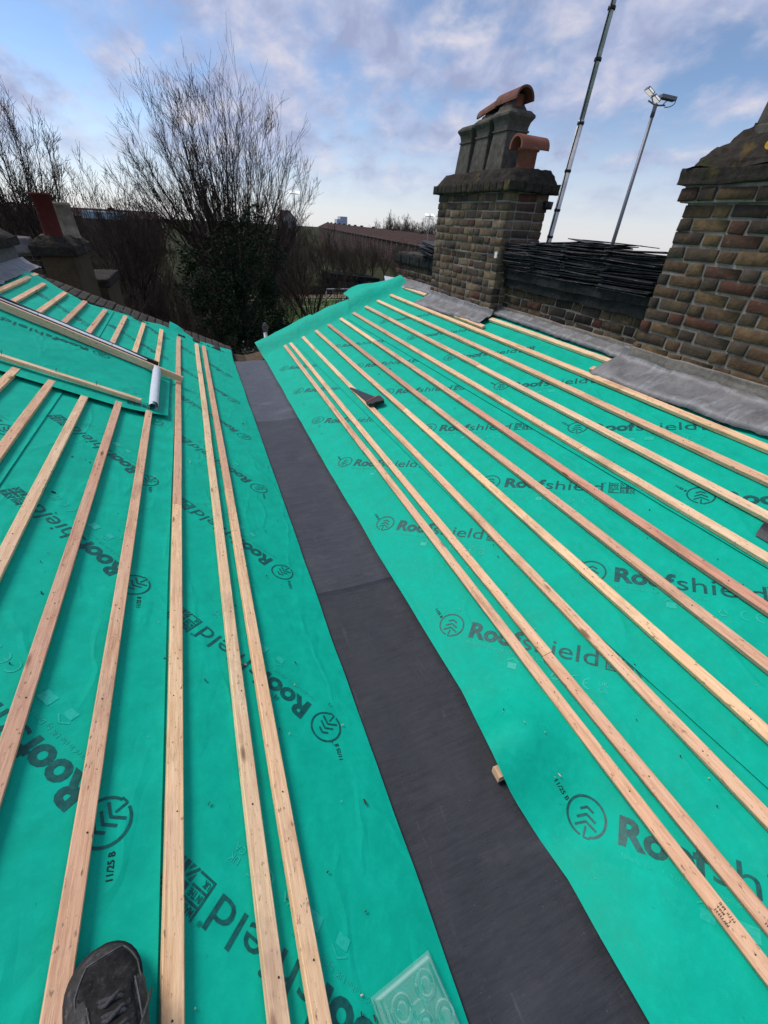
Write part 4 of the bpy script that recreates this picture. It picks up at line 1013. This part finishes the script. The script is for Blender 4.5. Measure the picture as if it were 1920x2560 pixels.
for pts_ in ([onshoe(.024 + .0 * k, 60 + 70 * k / 10, .002) for k in range(11)], [onshoe(.024 + .074 * k / 8, 60 - 19 * min(1, k / 4), .002) for k in range(9)], [onshoe(.024 + .074 * k / 8, 130 + 13 * min(1, k / 4), .002) for k in range(9)], [onshoe(.088 + .17 * k / 10, 62, .0055) for k in range(11)], [onshoe(.088 + .17 * k / 10, 122, .0055) for k in range(11)]):
    MB().tube(pts_, .0013, 5).build('seam', M['seam'], sh, True)
shell('side_panel', .070, .26, lambda t: 8, lambda t: 62 - 6 * sst(.08, .2, t), .0035, M['leather'])
shell('side_panel', .084, .26, lambda t: 122 + 4 * sst(.08, .2, t), lambda t: 172, .0035, M['leather'])
shell('tongue', .085, .27, lambda t: 64, lambda t: 116, .0045, M['suede'])
for k in range(6):
    t = .093 + k * .025; h = lerp_tab([(p[0], p[2]) for p in prof], t); w = .024
    m = MB()
    for sg in (-1, 1):
        m.tube([spos(t + (.012 if sg > 0 else 0), sg * -w, h - .004), spos(t + .004, sg * -.012, h + .009), spos(t + .008, 0, h + .0125 + .0025 * sg), spos(t + .012, sg * .012, h + .011), spos(t + (.0 if sg > 0 else .014) + .006, sg * w, h - .001)], .0044, 8)
    m.build('lace', M['lace'], sh, True)
m = MB(); m.tube([spos(.20, .0, .135), spos(.17, -.03, .132), spos(.14, -.055, .10), spos(.125, -.066, .075)], .003, 8); m.build('lace', M['lace'], sh, True)
for sg in (-1, 1):
    for k in range(6):
        t = .096 + k * .025; h = lerp_tab([(p[0], p[2]) for p in prof], t); m = MB()
        m.tube([spos(t, sg * .024, h - .001), spos(t, sg * .024, h + .0035)], .0042, 8); m.build('eyelet', M['rubber'], sh)
# litter: specks of dirt and pale wood chips nobody would count
def specks(name, mat_, n, label, size, seed, biased=False):
    rr = random.Random(seed); m = MB()
    for _ in range(n):
        if rr.random() < .5: P, wr, s = PR, wrR, rr.uniform(.1, 1.6)
        else: P, wr, s = PL, wrL, rr.uniform(.1, 1.3)
        y = rr.uniform(.0, 1) ** 1.5 * 4.5 + .05; z = size * rr.uniform(.4, 1.3); a = rr.uniform(0, 6.28); el = rr.choice((1, 1, 1, 4))
        base = .0105 + wr(s, y); c, sn = math.cos(a), math.sin(a)
        pr = [(-z * el, -z), (z * el, -z * .6), (z * el * .8, z), (-z * el * .7, z * .7)]
        pr = [(u * c - v * sn, u * sn + v * c) for u, v in pr]
        m.rings([[P(s + u, y + v, base - .004) for u, v in pr], [P(s + u * .7, y + v * .7, base + z * .8) for u, v in pr]])
    o = m.build(name, mat_); tag(o, label, 'debris', kind='stuff')
specks('dirt_specks', M['dirt'], 150, 'dark specks of dirt and bark scattered on the green membrane', .0022, 3)
specks('wood_chips', M['chips'], 80, 'pale sawdust chips and splinters scattered on the green membrane', .0018, 4)

# ------------------------------------------------------------------ ground and park
GZ = -8.0
def gridplane(name, x0, x1, y0, y1, z, n, mat_, amp=0):
    vs = [(x0 + (x1 - x0) * i / n, y0 + (y1 - y0) * j / n, z + amp * nz(i * .7, j * .7, 1)) for j in range(n + 1) for i in range(n + 1)]
    fs = [(j * (n + 1) + i, j * (n + 1) + i + 1, (j + 1) * (n + 1) + i + 1, (j + 1) * (n + 1) + i) for j in range(n) for i in range(n)]
    return mesh(name, vs, fs, mat_)
tag(gridplane('ground', -620, 320, -300, 680, GZ - .01, 20, M['ground']), kind='structure')
tag(gridplane('football_pitch', 6, 36, 44, 66.5, GZ + .012, 8, M['turf']), kind='structure')
tag(gridplane('path', 4, 60, 67, 70.5, GZ + .010, 6, M['sand']), kind='structure')
for nm, (a, b, c, d) in {'pitch_line': (6.5, 36, 60.0, 60.12), 'pitch_touchline': (6.5, 36, 65.2, 65.32)}.items():
    o = gridplane(nm, a, b, c, d, GZ + .02, 1, M['whitepaint']); tag(o, kind='structure')
gl = thing('football_goal', 'small white football goal standing on the grass pitch', 'goal', (19.5, 65.5, GZ))
m = MB(); m.tube([(17.6, 65.3, GZ), (17.6, 65.3, GZ + 1.45)], .05, 8); m.build('post', M['whitepaint'], gl)
m = MB(); m.tube([(21.6, 65.3, GZ), (21.6, 65.3, GZ + 1.45)], .05, 8); m.build('post', M['whitepaint'], gl)
MB().tube([(17.57, 65.3, GZ + 1.45), (21.63, 65.3, GZ + 1.45)], .05, 8).build('crossbar', M['whitepaint'], gl)
m = MB()
for x in (17.6, 21.6): m.tube([(x, 65.3, GZ + 1.45), (x, 66.6, GZ + .1), (x, 65.3, GZ + .06)], .03, 6)
m.tube([(17.6, 66.6, GZ + .1), (21.6, 66.6, GZ + .1)], .04, 6).tube([(17.6, 65.3, GZ + .05), (21.6, 65.3, GZ + .05)], .03, 6); m.build('net_frame', M['whitepaint'], gl)
m = MB()
for k in range(14): x = 17.6 + 4 * k / 13; m.tube([(x, 65.35, GZ + 1.43), (x, 66.55, GZ + .12)], .008, 3)
for k in range(6): f = k / 5; m.tube([(17.6, 65.35 + 1.2 * f, GZ + 1.43 - 1.31 * f), (21.6, 65.35 + 1.2 * f, GZ + 1.43 - 1.31 * f)], .008, 3)
m.build('net', M['galv'], gl)
cg = thing('sports_shelter', 'dark green netted sports shelter behind the football goal', 'shelter', (25, 76, GZ))
v = [(20.7, 74, GZ + 2.55), (29.2, 74, GZ + 1.9), (29.2, 80, GZ + 1.9), (20.7, 80, GZ + 2.55), (20.7, 74, GZ + 1.75), (29.2, 74, GZ + 1.35), (29.2, 80, GZ + 1.35), (20.7, 80, GZ + 1.75)]
mesh('roof', v, [(0, 1, 2, 3), (4, 7, 6, 5), (0, 4, 5, 1), (1, 5, 6, 2), (2, 6, 7, 3), (3, 7, 4, 0)], M['net'], cg)
for x in (20.8, 23.6, 26.4, 29.1): MB().box(x - .07, x + .07, 74.05, 74.19, GZ, GZ + 2.0).build('post', M['black'], cg)
mesh('back_screen', [(20.7, 79.9, GZ), (29.2, 79.9, GZ), (29.2, 79.9, GZ + 1.6), (20.7, 79.9, GZ + 1.9)], [(0, 1, 2, 3)], flat('green_screen', (.05, .075, .06), .9, 0, 3), cg)
MB().box(23.2, 26.4, 77, 78.2, GZ, GZ + 1.15).build('equipment_box', flat('grey_green', (.11, .15, .13), .7, 0, 2), cg)
fn = thing('boundary_fence', 'long dark mesh fence along the far side of the park path', 'fence', (30, 71, GZ))
MB().box(-30, 20.0, 71.0, 71.06, GZ, GZ + 1.1).build('mesh_panel', M['net'], fn); MB().box(29.5, 70, 73.0, 73.06, GZ, GZ + 1.7).build('mesh_panel', M['net'], fn)

# ------------------------------------------------------------------ floodlights
def flood_far(x, y, z, label, s=1.):
    t = thing('floodlight', label, 'floodlight', (x, y, GZ), 'park floodlights')
    MB().tube([(x, y, GZ), (x, y, z)], [.11 * s, .07 * s], 8).build('pole', M['galv'], t, True)
    MB().box(x - .7 * s, x + .7 * s, y - .05, y + .05, z - .06, z + .04).build('crossarm', M['galv'], t)
    for q in (-.62, .62):
        m = MB(); m.rings([[(x + q * s + a * .38 * s, y - .12 + b * .2, z + .05 + c) for a, b, c in ((-1, -1, 0), (1, -1, 0), (1, 1, .30 * s), (-1, 1, .30 * s))], [(x + q * s + a * .38 * s, y + b * .2, z + .12 + c) for a, b, c in ((-1, -1, 0), (1, -1, 0), (1, 1, .30 * s), (-1, 1, .30 * s))]])
        m.build('lamp_head', M['lamp'], t)
flood_far(45.6, 90, 3.15, 'distant lit floodlight beside the middle chimney')
flood_far(18.9, 90, 5.0, 'distant lit floodlight seen through the right side of the ivy tree')
fx, fy = 47.9, 45.
ft = thing('floodlight', 'tall grey floodlight mast with two lamp heads above the slate stack', 'floodlight', (fx, fy, GZ), 'park floodlights')
MB().tube([(fx, fy, GZ), (fx, fy, 13.1)], [.26, .17], 14).build('pole', M['galv'], ft, True)
MB().tube([(fx, fy, 12.2), (fx, fy, 13.2)], .21, 12).build('collar', M['galv'], ft, True)
U = Vector((.93, -.37, 0)).normalized(); Wv = Vector((.37, .93, 0)).normalized(); ZZ = Vector((0, 0, 1)); PT = Vector((fx, fy, 13.1))
def obox(c, a, b, d, la, lb, ld): return [[tuple(c + a * (i * la) + b * (j * lb) + d * k) for i, j in ((-1, -1), (1, -1), (1, 1), (-1, 1))] for k in (-ld, ld)]
da = (U * .86 - ZZ * .50).normalized(); dn = (U * .50 + ZZ * .86).normalized()          # left lamp bank slopes down to the pole, lens underneath
cl_ = PT + U * -.62 + ZZ * .75
for k in (-1, 1):
    MB().rings(obox(cl_ + da * (k * .50), da, Wv, dn, .42, .40, .12)).build('lamp_housing', M['galv'], ft)
    MB().rings(obox(cl_ + da * (k * .50) - dn * .13 - Wv * .06, da, Wv, dn, .36, .33, .02)).build('lamp_lens', M['lamp'], ft)
    MB().rings(obox(cl_ + da * (k * .50) - Wv * .41, da, dn, Wv, .30, .06, .02)).build('lamp_lens', M['lamp'], ft)
db = (U * .99 - ZZ * .10).normalized(); cr_ = PT + U * 1.02 + ZZ * .62
MB().rings(obox(cr_, db, Wv, ZZ, .80, .40, .14)).build('lamp_housing', M['galv'], ft)
m = MB(); m.tube([PT + U * -.9 + ZZ * .32, PT, PT + U * 1.0 + ZZ * .05], .07, 8); m.build('crossarm', M['galv'], ft, True)
m = MB(); m.tube([cl_ - dn * .1, PT + U * -.3 + ZZ * .1], .05, 6).tube([cr_ + db * .2, PT + U * .7 + ZZ * .05], .05, 6).tube([cr_ - db * .7, PT + ZZ * .15], .05, 6); m.build('yoke', M['galv'], ft)
m = MB(); m.tube([tuple(PT + U * (1.0 + .95 * math.sin(t)) + ZZ * (.33 - .42 * math.cos(t))) for t in np.linspace(0, 2.6, 14)], .04, 6); m.build('cable', M['black'], ft, True)
# ------------------------------------------------------------------ far buildings
M['frame'] = flat('window_frame', (.13, .12, .115), .6, 0, 3, .2)
def block(name, label, p0, p1, depth, ze, zr, rows, wcols, parent_group, dormers=0, chim=2):
    p0 = Vector((*p0, 0)); p1 = Vector((*p1, 0)); d = (p1 - p0); L = d.length; d.normalize(); n = Vector((d.y, -d.x, 0))      # n points away from the viewer side
    t = thing(name, label, 'building', (*p0.xy, GZ), parent_group)
    Bp = lambda a, b, z: tuple(p0 + d * a + n * b + Vector((0, 0, z)))
    def bx(a0, a1, b0, b1, z0, z1): return [[Bp(a0, b0, z0), Bp(a1, b0, z0), Bp(a1, b1, z0), Bp(a0, b1, z0)], [Bp(a0, b0, z1), Bp(a1, b0, z1), Bp(a1, b1, z1), Bp(a0, b1, z1)]]
    MB().rings(bx(0, L, 0, depth, GZ, ze)).build('wall', M['housebrick'], t)
    rf = mesh('roof', [Bp(-.1, -.4, ze), Bp(L + .1, -.4, ze), Bp(L + .1, depth / 2, zr), Bp(-.1, depth / 2, zr), Bp(-.1, depth + .4, ze), Bp(L + .1, depth + .4, ze)], [(0, 1, 2, 3), (3, 2, 5, 4), (0, 3, 4), (1, 5, 2)], M['houseroof'], t)
    for k in range(chim):
        a = L * (k + .5) / chim; MB().rings(bx(a - .8, a + .8, depth / 2 - .4, depth / 2 + .4, zr - .6, zr + .35)).build('chimney', M['housebrick'], rf)
    for r in range(rows):
        z = GZ + 1.1 + r * (ze - GZ - .6) / rows
        for c in range(wcols):
            a = L * (c + .5) / wcols
            f = MB().rings(bx(a - .55, a + .55, -.10, .02, z, z + 1.45)).build('window', M['frame'], t)
            m = MB()
            for u in (0, 1): m.rings(bx(a - .46, a + .46, -.125, -.10, z + .08 + u * .70, z + .66 + u * .70))
            m.build('pane', M['pane'], f)
    for k in range(dormers):
        a = L * (k + .5) / dormers; f = MB().rings(bx(a - .9, a + .9, .3, 2.5, ze + .2, ze + 1.35)).build('dormer', M['whitepaint'], rf); 
    return t
A, Bq = Vector((40.5, 46.)), Vector((69.5, 272.)); tot = (Bq - A).length; nb = 9
lab = ['red brick terrace block nearest the middle chimney', 'red brick terrace block second from the middle chimney', 'red brick terrace block third from the middle chimney', 'red brick terrace block fourth from the middle chimney', 'red brick terrace block fifth from the middle chimney', 'red brick terrace block sixth from the middle chimney', 'red brick terrace block third from the far end of the row', 'red brick terrace block second from the far end of the row', 'last red brick terrace block at the far end of the row']
for k in range(nb):
    a = A + (Bq - A) * (k / nb); b = A + (Bq - A) * ((k + .985) / nb)
    block('terrace_block', lab[k], a, b, 9, -2.1, .0, 3, 5, 'red brick terrace beyond the pitch', 0, 2 if k > 4 else 1)
gh = thing('gabled_house', 'pale gabled house at the far left end of the terrace, seen beside the ivy tree', 'building', (29.5, 150, GZ))
M['palewall'] = flat('pale_wall', (.40, .39, .38), .9, 0, 1.5, .2, .1)
mesh('wall', [(27.3, 150, GZ), (31.7, 150, GZ), (31.7, 160, GZ), (27.3, 160, GZ), (27.3, 150, .9), (31.7, 150, .9), (31.7, 160, .9), (27.3, 160, .9), (29.5, 150, 3.0), (29.5, 160, 3.0)], [(0, 1, 5, 8, 4), (1, 2, 6, 5), (2, 3, 7, 9, 6), (3, 0, 4, 7), (4, 8, 9, 7), (8, 5, 6, 9)], M['palewall'], gh)
rf = mesh('roof', [(26.9, 149.6, .7), (29.5, 149.6, 3.25), (29.5, 160, 3.25), (26.9, 160, .7), (32.1, 149.6, .7), (32.1, 160, .7)], [(0, 1, 2, 3), (1, 4, 5, 2)], M['houseroof'], gh); rf.modifiers.new('t', 'SOLIDIFY').thickness = .15
MB().box(30.3, 31.0, 154, 154.7, 1.5, 3.1).build('chimney', M['housebrick'], rf)
for x in (28.2, 30.0):
    for z in (-1.6, -.4 + .0): 
        w_ = MB().box(x, x + .9, 149.9, 150.02, z, z + 1.0).build('window', M['frame'], gh); MB().box(x + .08, x + .82, 149.88, 149.9, z + .08, z + .92).build('pane', M['pane'], w_)
block('distant_building', 'long low distant building glimpsed through the trees at the left', (-48, 150), (-8, 158), 14, -.7, .9, 2, 16, None, 0, 2)
bb = thing('distant_building', 'distant flat-roofed building with pale blue top storey behind the left trees', 'building', (-17, 120, GZ)); MB().box(-19.5, -11.2, 122, 132, GZ, -.7).build('wall', M['housebrick'], bb); MB().box(-19.2, -11.5, 121.9, 131.5, -.7, .55).build('top_storey', M['bluecladding'], bb)
tw = thing('tower_block', 'haze-tinted pale blue glass tower standing on the horizon above the terrace roof', 'building', (185, 600, GZ))
MB().box(181.5, 190.2, 600, 612, GZ, 5.0).build('glass_shaft', M['hazy_towerglass'], tw); MB().box(177.6, 181.5, 602, 612, GZ, 2.2).build('lower_shaft', M['hazy_towerglass'], tw)
m = MB()
for k in range(9): z = -4 + k * 1.05; m.box(181.4, 190.3, 599.85, 600, z, z + .22)
for k in range(6): x = 181.4 + k * 1.75; m.box(x, x + .25, 599.8, 600, GZ, 5.0)
m.build('facade_grid', M['towerframe'], tw)

# ------------------------------------------------------------------ trees
def grow(seed, base, trunk_h, limbs, limb_len, spread, rt, levels=3, up=.22, kids=(7, 6, 4), ratio=(.55, .5, .5), lean=(0, 0), fork=1, wob=.10, thin=.0085):
    rd = random.Random(seed); T = []; Bm = []
    def path(p, d, L, n, upk, w):
        pts = [p.copy()]
        for _ in range(n):
            d = (d + Vector((rd.gauss(0, w), rd.gauss(0, w), rd.gauss(0, w))) + Vector((0, 0, upk))).normalized(); p = p + d * (L / n); pts.append(p.copy())
        return pts
    def br(p, d, L, r, lv):
        n = (7, 6, 4, 3)[min(lv, 3)]; pts = path(p, d, L, n, up / n * (1.8 if lv else 1.6), wob * (1 + .5 * lv))
        r1 = max(thin * .55, r * .22); rr = [max(thin * .6, r + (r1 - r) * k / n) for k in range(n + 1)]
        (T if lv == 0 else Bm).append((pts, rr, 5 if lv == 0 else 3))
        if lv >= levels: return
        nk = kids[lv]
        for k in range(nk):
            f = .22 + .76 * (k + rd.random()) / nk; i = min(n - 1, int(f * n)); q = pts[i].lerp(pts[i + 1], f * n - i); dd = (pts[i + 1] - pts[i]).normalized()
            a = rd.uniform(0, 2 * math.pi); o1 = dd.orthogonal().normalized(); o2 = dd.cross(o1); an = rd.uniform(.35, .80)
            nd = dd * math.cos(an) + (o1 * math.cos(a) + o2 * math.sin(a)) * math.sin(an)
            br(q, nd, L * ratio[lv] * rd.uniform(.6, 1.15) * (1.15 - .45 * f), rr[i] * .55, lv + 1)
    p = Vector(base); d = Vector((lean[0], lean[1], 1)).normalized(); tp = path(p, d, trunk_h, 6, .1, .05)
    T.append((tp, [rt * (1.15 - .55 * k / 6) for k in range(7)], 7))
    for k in range(limbs):
        a = 2 * math.pi * (k + rd.random() * .7) / limbs; an = spread * rd.uniform(.35, 1.05); f = rd.uniform(.55, 1.); i = min(5, int(f * 6)); q = tp[i].lerp(tp[i + 1], f * 6 - i)
        br(q, Vector((math.cos(a) * math.sin(an), math.sin(a) * math.sin(an), math.cos(an))), limb_len * rd.uniform(.75, 1.1), rt * .34, 0)
    return T, Bm
def tubes(segs):
    m = MB()
    for pts, rr, n in segs: m.tube(pts, rr, n, cap=False)
    return m
def make_tree(name, label, group, barkk, **k):
    b = k['base']; t = thing(name, label, 'tree', b, group); T, Bm = grow(**k)
    tubes(T).build('trunk', M[barkk], t, True); tubes(Bm).build('crown', M[barkk], t, True); return t, T
# the big tree with ivy: stems sweep from the trunk to an even dome of tips
def dome_tree(name, label, group, seed, base, fork, c, rx, ry, ztop, drop, nstem, rt, thin):
    rd = random.Random(seed); t = thing(name, label, 'tree', base, group); T = []; Bm = []
    b = Vector(base); tp = [b.lerp(Vector((c[0], c[1], fork[1])), k / 6) + Vector((.12 * math.sin(k * 1.7), .1 * math.cos(k * 2.3), 0)) * (k > 0) for k in range(7)]
    T.append((tp, [rt * (1.1 - .6 * k / 6) for k in range(7)], 8))
    def twig(p, d, L, r, lv):
        n = 4 if lv < 2 else 3; pts = [p.copy()]; q = p.copy(); dd = d.copy()
        for _ in range(n):
            dd = (dd + Vector((rd.gauss(0, .09), rd.gauss(0, .09), rd.gauss(0, .07) + .09))).normalized(); q = q + dd * L / n; pts.append(q.copy())
        Bm.append((pts, [max(thin * .6, r * (1 - .7 * k / n)) for k in range(n + 1)], 3))
        if lv < 3:
            for k in range((5, 4, 2)[lv - 1]):
                f = rd.uniform(.15, .95); a = min(n - 1, int(f * n)); w = pts[a].lerp(pts[a + 1], f * n - a); an = rd.uniform(.3, .65); az = rd.uniform(0, 6.28); ax = (pts[a + 1] - pts[a]).normalized(); o1 = ax.orthogonal().normalized(); o2 = ax.cross(o1)
                twig(w, ax * math.cos(an) + (o1 * math.cos(az) + o2 * math.sin(az)) * math.sin(an), L * rd.uniform(.4, .62), r * .55, lv + 1)
    for k in range(nstem):
        r = math.sqrt((k + .5) / nstem) * rd.uniform(.92, 1.06); a = k * 2.39996 + rd.uniform(-.25, .25)
        tip = Vector((c[0] + rx * r * math.cos(a), c[1] + ry * r * math.sin(a), ztop - drop * r ** 2.1 + rd.uniform(-.55, .35)))
        o = Vector((c[0] + .25 * r * math.cos(a), c[1] + .25 * r * math.sin(a), rd.uniform(fork[0], fork[1])))
        m_ = Vector((o.x + (tip.x - o.x) * .62, o.y + (tip.y - o.y) * .62, o.z + (tip.z - o.z) * .42)); n = 9; pts = []
        for q in range(n + 1):
            f = q / n; pts.append(o * (1 - f) ** 2 + m_ * 2 * f * (1 - f) + tip * f * f + Vector((nz(k * 3.1, f * 3, 1.), nz(k * 3.1, f * 3, 9.), .5 * nz(k * 3.1, f * 3, 5.))) * .30)
        r0 = rt * rd.uniform(.18, .30); rr = [max(thin * .7, r0 * (1 - f / n) ** 1.1) for f in range(n + 1)]
        T.append((pts, rr, 5)); L = (tip - o).length
        for q in range(13):
            f = .30 + .68 * (q + rd.random()) / 13; a_ = min(n - 1, int(f * n)); w = pts[a_].lerp(pts[a_ + 1], f * n - a_); ax = (pts[a_ + 1] - pts[a_]).normalized(); an = rd.uniform(.25, .6); az = rd.uniform(0, 6.28); o1 = ax.orthogonal().normalized(); o2 = ax.cross(o1)
            twig(w, ax * math.cos(an) + (o1 * math.cos(az) + o2 * math.sin(az)) * math.sin(an), L * .20 * rd.uniform(.6, 1.2) * (1.25 - .5 * f), max(thin, rr[a_] * .5), 1 if f < .9 else 2)
    tubes(T).build('trunk', M['bark'], t, True); tubes(Bm).build('crown', M['bark'], t, True); return t
big = dome_tree('ivy_clad_tree', 'large bare tree fanning upward, its trunk and limbs wrapped in dark ivy', None, 3, (2.2, 30, GZ), (-4.6, -1.0), (2.3, 30), 5.5, 3.4, 7.35, 4.6, 44, .38, .0085)
def leaves(name, parent, blobs, n, size, mat_, seed):
    rd = random.Random(seed); vs = []; fs = []
    wts = [b[1][0] * b[1][1] * b[1][2] for b in blobs]
    for _ in range(n):
        (cx_, cy_, cz), (rx, ry, rz) = rd.choices(blobs, wts)[0]
        while 1:
            u = Vector((rd.uniform(-1, 1), rd.uniform(-1, 1), rd.uniform(-1, 1)))
            if u.length < 1: break
        if rd.random() < .6: u = u.normalized() * rd.uniform(.75, 1.08)
        p = Vector((cx_ + u.x * rx, cy_ + u.y * ry, cz + u.z * rz)); p += Vector((noise.noise(p * 1.3), noise.noise(p * 1.3 + Vector((9, 0, 0))), noise.noise(p * 1.3 + Vector((0, 9, 0))))) * .85
        if noise.noise(p * 1.1 + Vector((31, 0, 0))) < -.16: continue
        a = Vector((rd.gauss(0, 1), rd.gauss(0, 1), rd.gauss(0, .6))).normalized(); b = a.cross(Vector((rd.gauss(0, 1), rd.gauss(0, 1), rd.gauss(0, 1)))).normalized(); s = size * rd.uniform(.6, 1.3); q = len(vs)
        vs += [p - a * s, p + b * s * .62 - a * s * .1, p + a * s * 1.1, p - b * s * .62 - a * s * .1]; fs.append((q, q + 1, q + 2, q + 3))
    return mesh(name, vs, fs, mat_, parent)
leaves('ivy', big, [((.9, 27.0, -2.2), (1.6, 1.2, 1.9)), ((2.6, 26.6, -2.6), (1.6, 1.3, 2.2)), ((3.7, 26.8, -.7), (.9, .9, 1.6)), ((3.35, 27., .9), (.5, .5, 1.1)), ((2.2, 27.0, .2), (.9, .9, 1.1)), ((.1, 27.0, -.9), (.8, .8, 1.1)), ((2.1, 26.5, -5.2), (2.2, 1.4, 1.7)), ((4.2, 26.6, -4.2), (.8, .8, 1.7)), ((1.5, 27., 1.2), (.45, .45, .7)), ((2.7, 27., 1.6), (.3, .3, .6))], 34000, .075, M['ivy'], 8)
dome_tree('bare_tree', 'bare upright tree at the left edge above the grey rendered chimney', 'bare park trees', 14, (-6.4, 25, GZ), (-3.5, -.6), (-6.3, 25), 2.7, 2.6, 5.3, 2.6, 22, .30, .0085)
make_tree('bare_tree', 'slender bare tree standing between the red chimney pot and the ivy tree', 'bare park trees', 'bark', seed=21, base=(-3.6, 33, GZ), trunk_h=4.5, limbs=11, limb_len=7.2, spread=.72, rt=.22, levels=3, up=.5, kids=(9, 6, 4), ratio=(.5, .5, .5), thin=.012)
make_tree('bare_tree', 'bare tree with arching twigs right beside the ivy tree', 'bare park trees', 'bark', seed=33, base=(8.2, 34, GZ), trunk_h=3.2, limbs=12, limb_len=6.4, spread=.95, rt=.20, levels=3, up=.38, kids=(9, 6, 4), ratio=(.5, .5, .5), thin=.012)
# far trees: four shapes, copied and turned
proto = []
for i, (hh, ll, sp, u) in enumerate(((2.5, 6.0, .75, .45), (3.2, 5.4, .6, .6), (2.0, 6.8, .95, .3), (2.2, 4.8, .85, .4))):
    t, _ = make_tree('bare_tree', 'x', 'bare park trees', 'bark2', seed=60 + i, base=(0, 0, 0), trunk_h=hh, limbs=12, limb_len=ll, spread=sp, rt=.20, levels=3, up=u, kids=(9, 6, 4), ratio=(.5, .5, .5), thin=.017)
    proto.append(t)
def copy_tree(t, loc, rz, sc, label, group):
    c = t.copy(); COL.objects.link(c); c.location = loc; c.rotation_euler = (0, 0, rz); c.scale = (sc, sc, sc); c['label'] = label; c['group'] = group
    for ch in t.children: k = ch.copy(); COL.objects.link(k); k.parent = c; k.matrix_parent_inverse = Matrix.Identity(4)
    return c
rt_ = random.Random(12); first = [True] * 4
def place(i, loc, sc, label, group):
    copy_tree(proto[i], loc, rt_.uniform(0, 6.28), sc, label, group)
MIDL = 'tangled bare tree in the dark thicket behind the left slope'; MIDG = 'bare trees of the thicket behind the left slope'
for x, y, s in ((-9.5, 31, .95), (-7.2, 36, 1.0), (-5.2, 29, .72), (-1.5, 37, .9), (-11.5, 40, 1.1), (1.2, 40, .85), (-3.0, 44, 1.0), (-8.0, 46, 1.05), (5.2, 42, .9), (-14, 44, 1.15), (-1.0, 27, .55), (-4.2, 24, .5), (-7.0, 27, .55), (-12, 52, 1.1), (-18, 56, 1.2), (-5, 54, 1.05), (2, 55, 1.0), (-2.2, 31, .62), (6.6, 38, .68), (-9.6, 35, .7), (3.4, 36, .7), (.8, 33, .62), (7.4, 47, .85), (-6, 40, .8), (-15, 36, .95)):
    place(rt_.randrange(4), (x, y, GZ), s, MIDL, MIDG)
RL = 'bare tree standing between the football pitch and the red brick terrace'; RG = 'bare trees in front of the terrace'
for x, y, s in ((9.5, 58, .85), (12, 66, .80), (14.5, 73, .78), (18, 80, .76), (22.5, 72, .66), (27, 78, .68), (31.5, 70, .70), (34, 76, .68), (24.5, 86, .70), (29, 88, .70), (37, 84, .70), (20, 90, .76), (14, 92, .85), (11, 52, .7), (25, 98, .76), (33, 92, .72), (36.5, 90, .70), (30, 80, .68), (17, 104, .95), (21, 112, 1.0), (24.5, 122, .92), (13, 108, .92), (28.5, 132, .85), (39, 80, .66), (27.5, 92, .72)):
    place(rt_.randrange(4), (x, y, GZ), s, RL, RG)
FL = 'far bare tree rising behind the red brick terrace roof'; FG = 'far trees behind the terrace'
for k in range(16):
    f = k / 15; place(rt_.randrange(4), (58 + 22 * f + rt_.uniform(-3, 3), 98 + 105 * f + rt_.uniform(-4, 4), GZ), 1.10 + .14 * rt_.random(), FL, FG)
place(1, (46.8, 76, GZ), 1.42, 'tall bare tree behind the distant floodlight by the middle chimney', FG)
for p in proto:                                    # the unplaced pattern trees go away
    for ch in list(p.children): bpy.data.objects.remove(ch)
    bpy.data.objects.remove(p)
# tangled undergrowth: too dense to count
rd = random.Random(77); m = MB()
for _ in range(3600):
    f = rd.random(); y = 19 + 60 * f * f; x = rd.uniform(-.38, .155 if y < 40 else .19) * y + .5
    if y > 40 and x > 5.5 and y < 66: continue
    h = rd.uniform(1.2, 4.2) * (1 - .3 * f); a = rd.uniform(0, 6.28); sp = rd.uniform(.1, .9)
    p0 = Vector((x, y, GZ)); p1 = p0 + Vector((math.cos(a) * sp * .5, math.sin(a) * sp * .5, h * .55)); p2 = p1 + Vector((math.cos(a) * sp, math.sin(a) * sp, h * .45)); r = .010 + .0005 * y
    m.tube([p0, p1, p2], [r * 1.5, r, r * .5], 3, cap=False)
    for _k in range(4):
        q = p0.lerp(p1, rd.uniform(.3, 1)); b = rd.uniform(0, 6.28); L = rd.uniform(.5, 1.3); m.tube([q, q + Vector((math.cos(b) * L * .7, math.sin(b) * L * .7, L * rd.uniform(.1, .8)))], [r * .7, r * .35], 3, cap=False)
o = m.build('undergrowth', M['bark2']); tag(o, 'tangled brown undergrowth below the bare trees', 'undergrowth', kind='stuff')
ev = thing('evergreen_bush', 'dark evergreen bush filling the gap behind the far end of the valley', 'bush', (2.6, 22, GZ))
leaves('foliage', ev, [((2.4, 22.0, -5.6), (1.9, 1.6, 1.9)), ((3.6, 22.5, -6.2), (1.6, 1.4, 1.5)), ((1.0, 22.5, -6.4), (1.6, 1.4, 1.4))], 16000, .075, flat('bush_leaf', (.030, .036, .016), .6, 0, 3, .5), 18)
tubes(grow(99, (2.4, 22, GZ), .6, 9, 3.0, .9, .07, 2, .2, (6, 4))[0]).build('stem', M['bark'], ev, True)
bpy.context.view_layer.update()
